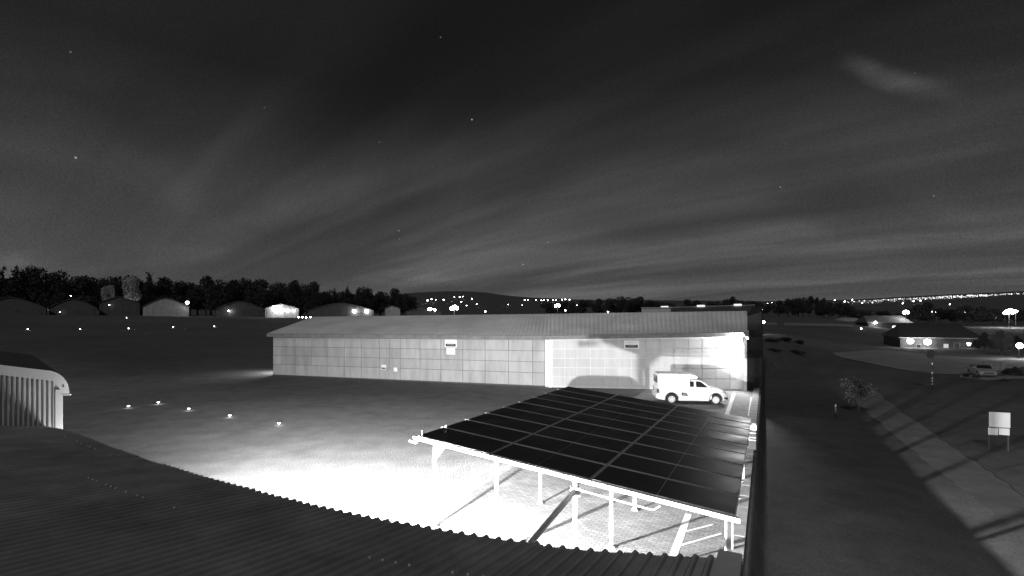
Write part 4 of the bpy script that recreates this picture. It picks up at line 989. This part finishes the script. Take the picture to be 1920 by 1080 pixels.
# city on the ridge at the right: countless, one mass
def city():
    rr = random.Random(5); mb = MB(); dk = MB()
    for k in range(760):
        px = rr.uniform(1588, 2100) if rr.random() < .75 else rr.uniform(1700, 1900)
        line = pw(px, [(1588, 564.6), (1650, 561.4), (1760, 555.8), (1920, 549.0), (2100, 546.5)])
        py = line + abs(rr.gauss(0, 2.6)) + (rr.uniform(0, 14) if rr.random() < .10 else 0)
        p = meet(px, py, 9.0, 1200, 2590); y = p.y; s = rr.uniform(.25, .8) * (2.2 if rr.random() < .06 else 1.0) * (1.25 if 1760 < px < 1850 else 1)
        r = s * y / FPX / 2
        mb.add([p + V3(r, 0, 0), p + V3(-r, 0, 0), p + V3(0, r, 0), p + V3(0, -r, 0), p + V3(0, 0, r), p + V3(0, 0, -r)], [(0, 2, 4), (2, 1, 4), (1, 3, 4), (3, 0, 4), (2, 0, 5), (1, 2, 5), (3, 1, 5), (0, 3, 5)])
    o = mk('city_lights', mb, M_CITY); tag(o, 'glittering band of countless town lights along the far ridge', 'town lights', kind='stuff')
city()
GT, LT = 'single lamps in the dark suburb below the town lights', 'single lamp among the dark trees below the far town lights'
for px, py, s in ((1447, 567.5, 1.2), (1501, 565.5, 1.6), (1565, 563, 1.5), (1584, 565.5, 2.2), (1598, 562, 1.4), (1616, 568, 1.5), (1439, 569, 1.2), (1693, 569, 1.6), (1713, 565, 1.9), (1726, 563.8, 1.9), (1735, 568, 1.6), (1781, 570.7, 1.8), (1718, 584, 1.3), (1748, 584.3, 1.5), (1754, 585, 1.1), (1779, 587, 1.4), (1809, 586, 1.2), (1865, 585, 1.4), (1695, 587, .9), (1593, 586, 1.9), (1919, 585, 1.4), (1868, 596, 1.1)):
    p = meet(px, py, 7.0, 300, 2200)
    lamp_thing('street_lamp', LT, p, s * p.y / FPX / 2 * .9, M_FARLAMP, group=GT)
for px, py, r, lab in ((1699, 586, .8, 'bright floodlight standing behind the lamp-lit house'), (1894, 585.5, 1.25, 'very bright stadium-like floodlight beyond the long low house'), (1884, 587, .45, 'lesser floodlight beside the stadium-like floodlight'), (1905, 584, .4, 'outer floodlight beside the stadium-like floodlight')):
    p = at(px, py, 170); lamp_thing('flood_mast', lab, p, r, M_LAMP)

# ------------------------------------------------------------------ houses and yard on the right
def house(px0, px1, base, eave, ridge, y, label, m_w, m_r, depth=9.0, windows=(), name='house', gx=.12, turn=0.0):
    th = math.radians(turn); f = V3(math.cos(th), -math.sin(th), 0); d = V3(math.sin(th), math.cos(th), 0)
    P0 = V3((px0 - CX) / FPX * y, y, 0); P1 = seg_at(P0, P0 + f, px1); Ln = (P1 - P0).length
    g = CAMH - (base - HZ) / FPX * y; ze = CAMH - (eave - HZ) / FPX * y; zr = CAMH - (ridge - HZ) / FPX * (y + depth / 2)
    t = thing(name, label, 'house', ((P0.x + P1.x) / 2, (P0.y + P1.y) / 2, g))
    def Q(a, b, z): q = P0 + f * a + d * b; return V3(q.x, q.y, z)
    mb = MB(); mb.hexa([Q(0, 0, g - 4), Q(Ln, 0, g - 4), Q(Ln, depth, g - 4), Q(0, depth, g - 4)], [Q(0, 0, ze), Q(Ln, 0, ze), Q(Ln, depth, ze), Q(0, depth, ze)]); mk('wall', mb, m_w, t)
    o = .5; h = Ln * gx
    A = [Q(-o, -o, ze), Q(Ln + o, -o, ze), Q(Ln + o, depth + o, ze), Q(-o, depth + o, ze)]
    mb = MB(); mb.add(A + [Q(h, depth / 2, zr), Q(Ln - h, depth / 2, zr)], [(0, 1, 5, 4), (1, 2, 5), (2, 3, 4, 5), (3, 0, 4), (3, 2, 1, 0)]); mk('roof', mb, m_r, t)
    mb = MB(); mb.slab(A[0] - d * .03 + V3(0, 0, -.18), A[1] - A[0], d * .03, (0, 0, .17)); mk('fascia', mb, M_GREY, t)
    for wx0, wx1, wy0, wy1, m in windows:
        a, b = seg_at(P0, P1, wx0), seg_at(P0, P1, wx1); a0, b0 = (a - P0).length, (b - P0).length
        z1, z0 = hgt_at(a, wy0), hgt_at(a, wy1)
        def bx(u0, u1, v0, v1, q0, q1): mb = MB(); mb.slab(Q(u0, q0, v0), f * (u1 - u0), d * (q1 - q0), (0, 0, v1 - v0)); return mb
        w = mk('window', bx(a0, b0, z0, z1, -.06, .05), m, t)
        e = .07
        for r in ((a0 - e, b0 + e, z0 - e, z0), (a0 - e, b0 + e, z1, z1 + e), (a0 - e, a0, z0, z1), (b0, b0 + e, z0, z1)): mk('frame', bx(*r, -.09, .02), M_GREY, w)
    def front(px, py, off): q = seg_at(P0, P1, px) - d * off; return V3(q.x, q.y, hgt_at(q, py))
    return t, front
M_WIN = glow_mat('lit_window', .16)
M_WINB = glow_mat('lit_doorway', 2.5)
_hs, _front = house(1688, 1838, 662, 632, 606, 104, 'long low dark-roofed house with two glaring wall lamps', mat('house_wall_dark', .07, .9, .3, 1.0), M_HOUSEROOF, 12, windows=((1769, 1778, 645, 657, M_WIN), (1789, 1799, 643, 664, M_DARK), (1718, 1726, 646, 656, M_GLASS)), turn=24)
for px, py, r in ((1702.5, 639.5, .55), (1734, 641, .60)):
    p = _front(px, py, 1.5); t = thing('wall_lamp', 'glaring wall lamp on the long low house', 'lamp', p, group='wall lamps on the long low house')
    mb = MB(); mb.ball((0, 0, 0), r, 12, 8); mk('globe', mb, glow_mat('house_lamp_glow', 32.0), t, local=True)
    mb = MB(); mb.box((-.04, r, -.04), (.04, 1.62, .04)); mk('arm', mb, M_DARK, t, local=True)
    mb = MB(); mb.tube((0, 0, r * .9), (0, 0, r * 1.3), r, 10, r * .3); mk('hood', mb, M_DARK, t, local=True)
p = _front(1812, 645, 1.3); t = thing('porch_lamp', 'shaded porch lamp near the doorway of the long low house', 'lamp', p)
mb = MB(); mb.tube((0, 0, -.35), (0, 0, .2), .22, 10, .42); mk('shade', mb, glow_mat('porch_glow', 9.0), t, local=True)
mb = MB(); mb.box((-.04, .1, .2), (.04, 1.4, .28)); mk('arm', mb, M_DARK, t, local=True)
house(1628, 1708, 626, 605, 592, 172, 'small house with lit doorway and a lamp on its end', M_FARWALL, M_FARROOF, 10, windows=((1673, 1683, 611, 623, M_WINB),), gx=.04, turn=14)
p = at(1641.5, 604.5, 170.6); t = thing('gable_lamp', 'bright lamp on the end of the small house with lit doorway', 'lamp', p)
mb = MB(); mb.ball((0, 0, 0), .36, 10, 6); mk('globe', mb, M_LAMP, t, local=True)
mb = MB(); mb.box((-.05, .3, -.05), (.05, 1.4, .05)); mk('arm', mb, M_DARK, t, local=True)
house(1586, 1618, 614, 602, 596, 200, 'little pale-roofed outbuilding under the dark trees', M_DARKWALL, M_STEEL, 8, name='outbuilding', gx=.02)
house(1440, 1478, 610, 603, 597, 215, 'pale-roofed shed past the dark hangar end', M_DARKWALL, M_STEEL, 8, name='shed', gx=.02)
for px0, px1, py0, py1, lab in ((1604, 1626, 622, 627, 'low white wall lit before the small house'), (1631, 1637, 624, 628, 'short white wall end beside the small house'), (1553, 1563, 612.5, 615.5, 'short bright wall at the foot of the tree clump'), (1488, 1515, 611, 612.6, 'thin pale fence line at the foot of the tree clump')):
    y = 160 if px0 > 1580 else 205
    p, q = at(px0, py0, y), at(px1, py1, y); t = thing('garden_wall', lab, 'wall', (p.x, y, q.z))
    mb = MB(); mb.box((p.x, y, q.z - 3.0), (q.x, y + .25, p.z)); mk('wall', mb, M_WHITE, t)
    mb = MB(); mb.box((p.x - .05, y - .05, p.z + .003), (q.x + .05, y + .3, p.z + .08)); mk('coping', mb, M_CONC, t)
# lamp that lights the little wall
p = at(1615, 616, 157); lamp_thing('bollard_lamp', 'small lamp before the low white wall', p, .16, M_LAMP)
p = at(1912, 648, 78); lamp_thing('globe_lamp', 'big glowing globe lamp over the pale garden bushes', p, .42, M_LAMP)
# yard drives: pale gravel laid on the terrain
def drape(name, px_pts, m, label, lift=.05):
    pts = [meet(px, py, 0, 12, 500) for px, py in px_pts]; n = len(pts) // 2
    mb = MB()
    for k in range(n):
        a, b = pts[k], pts[len(pts) - 1 - k]
        for j in range(7):
            q = a.lerp(b, j / 6); mb.v.append((q.x, q.y, ground_h(q.x, q.y) + lift))
    for k in range(n - 1):
        for j in range(6): i = k * 7 + j; mb.f.append((i, i + 1, i + 8, i + 7)); mb.mi.append(0)
    o = mk(name, mb, m); tag(o, label, kind='structure'); return o
M_GRAV = mat('pale_gravel', 0.26, 0.95, 0.25, 0.5)
drape('driveway', [(1560, 662), (1640, 657), (1700, 660), (1745, 667), (1840, 672), (1925, 674), (1925, 702), (1840, 705), (1745, 702), (1690, 694), (1640, 684), (1580, 672)], M_GRAV, 'pale gravel drive in front of the long low house')
drape('garden_path', [(1800, 702), (1850, 708), (1925, 704), (1925, 711), (1850, 714), (1800, 709)], M_CONC, 'pale path edging the lamp-lit garden')
drape('gravel_track', [(1432, 606), (1500, 607), (1560, 608), (1600, 610), (1600, 614), (1560, 613), (1500, 612), (1432, 610)], M_GRAV, 'pale gravel track at the end of the lower lawn', .15)
_pl = [(1590, 738), (1640, 786), (1690, 828), (1740, 868), (1795, 911), (1850, 952), (1935, 1015)]; _pr = [(1990, 985), (1900, 918), (1848, 882), (1795, 846), (1744, 810), (1692, 774), (1640, 733)]
_jr = random.Random(8)
def _rag(pts, n=5):
    out = []
    for (x0, y0), (x1, y1) in zip(pts, pts[1:]):
        out += [(lerp(x0, x1, k / n) + _jr.uniform(-3.5, 3.5), lerp(y0, y1, k / n)) for k in range(n)]
    return out + [pts[-1]]
drape('lamplit_strip', _rag(_pl) + _rag(_pr), mat('lamplit_grass', .185, .95, .25, .8, detail=8), 'pale strip of the lower lawn with lamplight put into its colour', .012)  # sheet that paints the lamplight on the lawn as a paler colour
make_car('parked_car', 'pale hatchback parked nose-on beside the garden path', V3(*meet(1834, 704, 0, 12, 300).xy, meet(1834, 704, 0, 12, 300).z), math.radians(-118), 'hatch', mat('dusty_car_paint', .30, .5, .1))
p = at(1848, 692, 64); g = ground_h(p.x, p.y)
t = thing('garden_screen', 'pale garden screen wall behind the parked hatchback', 'wall', (p.x, p.y, g))
for k in range(4):
    mb = MB(); mb.box((-.2 + k * .72, 0, -.2), (.47 + k * .72, .08, 1.15 - .06 * k)); mk('panel', mb, M_FARWALLP, t, local=True)
for k in range(5):
    mb = MB(); mb.box((-.245 + k * .72, -.03, -.2), (-.205 + k * .72, .11, 1.25)); mk('post', mb, M_GREY, t, local=True)

# ------------------------------------------------------------------ small things on the lawn and the kerb
def info_board():
    b = meet(1872, 846, 0, 10, 120); k = b.y / FPX
    t = thing('information_board', 'white two-part board on thin legs standing on the lower lawn', 'sign', b, math.radians(-20))
    def P(px, py): return ((px - 1872) * k * 1.0, (846 - py) * k)
    def pan(px0, px1, py0, py1, nm):
        x0, z1 = P(px0, py0); x1, z0 = P(px1, py1); mb = MB(); mb.box((x0, -.02, z0), (x1, .02, z1)); mk(nm, mb, mat('board_white', .72, .7, .05), t, local=True, bevel=.004)
    pan(1858.5, 1889, 773, 801, 'upper_board'); pan(1857, 1871.2, 803, 816, 'lower_board'); pan(1872.8, 1888, 802.5, 815, 'lower_board')
    for px in (1859, 1887):
        x, z = P(px, 774); mb = MB(); mb.box((x - .03, .022, -.3), (x + .03, .08, z)); mk('leg', mb, M_DARK, t, local=True)
    x0, _ = P(1859, 0); x1, _ = P(1887, 0); _, z = P(0, 802); mb = MB(); mb.box((x0, .081, z - .03), (x1, .12, z + .03)); mk('cross_bar', mb, M_DARK, t, local=True)
info_board()
def pole_sign():
    b = meet(1748, 730, 0, 10, 200); k = b.y / FPX; H = (730 - 662) * k
    t = thing('road_sign', 'striped pole carrying a dark round sign on the lower lawn', 'sign', b)
    mb = MB(); mb.tube((0, 0, -.3), (0, 0, H), .05, 8); mk('pole', mb, M_DARK, t, local=True)
    for z0 in (714.5, 709.5, 720, 699, 682):
        zz = (730 - z0) * k; mb = MB(); mb.tube((0, 0, zz - .09), (0, 0, zz + .09), .056, 8); mk('stripe', mb, M_WHITE, t, local=True)
    mb = MB(); mb.tube((-.22, -.06, H - .1), (-.22, -.09, H - .1), .42, 20); mk('sign_face', mb, M_DARK, t, local=True)
    mb = MB(); mb.box((-.5, -.055, H + .40), (.45, .02, H + .46)); mk('top_bar', mb, M_STEEL, t, local=True)
pole_sign()
b = meet(1567, 785, 0, 10, 200); t = thing('marker_post', 'short dark post with pale cap near the young tree', 'post', b)
mb = MB(); mb.tube((0, 0, -.2), (0, 0, .85), .05, 8); mk('shaft', mb, M_DARK, t, local=True)
mb = MB(); mb.tube((0, 0, .851), (0, 0, .98), .06, 8, .03); mk('cap', mb, M_GREY, t, local=True)
b = on(1411, 846); k = b.y / FPX
t = thing('kerb_pillar', 'dark striped pillar with square white cap beside the carport corner', 'pillar', b, -.5)
mb = MB(); mb.box((-.13, -.13, 0), (.13, .13, .88)); mk('shaft', mb, M_DARK, t, local=True, bevel=.01)
for z in (.76, .58, .47): mb = MB(); mb.box((-.135, -.135, z - .018), (.135, .135, z + .018)); mk('stripe', mb, M_STEEL, t, local=True)
mb = MB(); mb.box((-.15, -.15, .881), (.15, .15, 1.10)); mk('cap', mb, M_WHITE, t, local=True, bevel=.015)
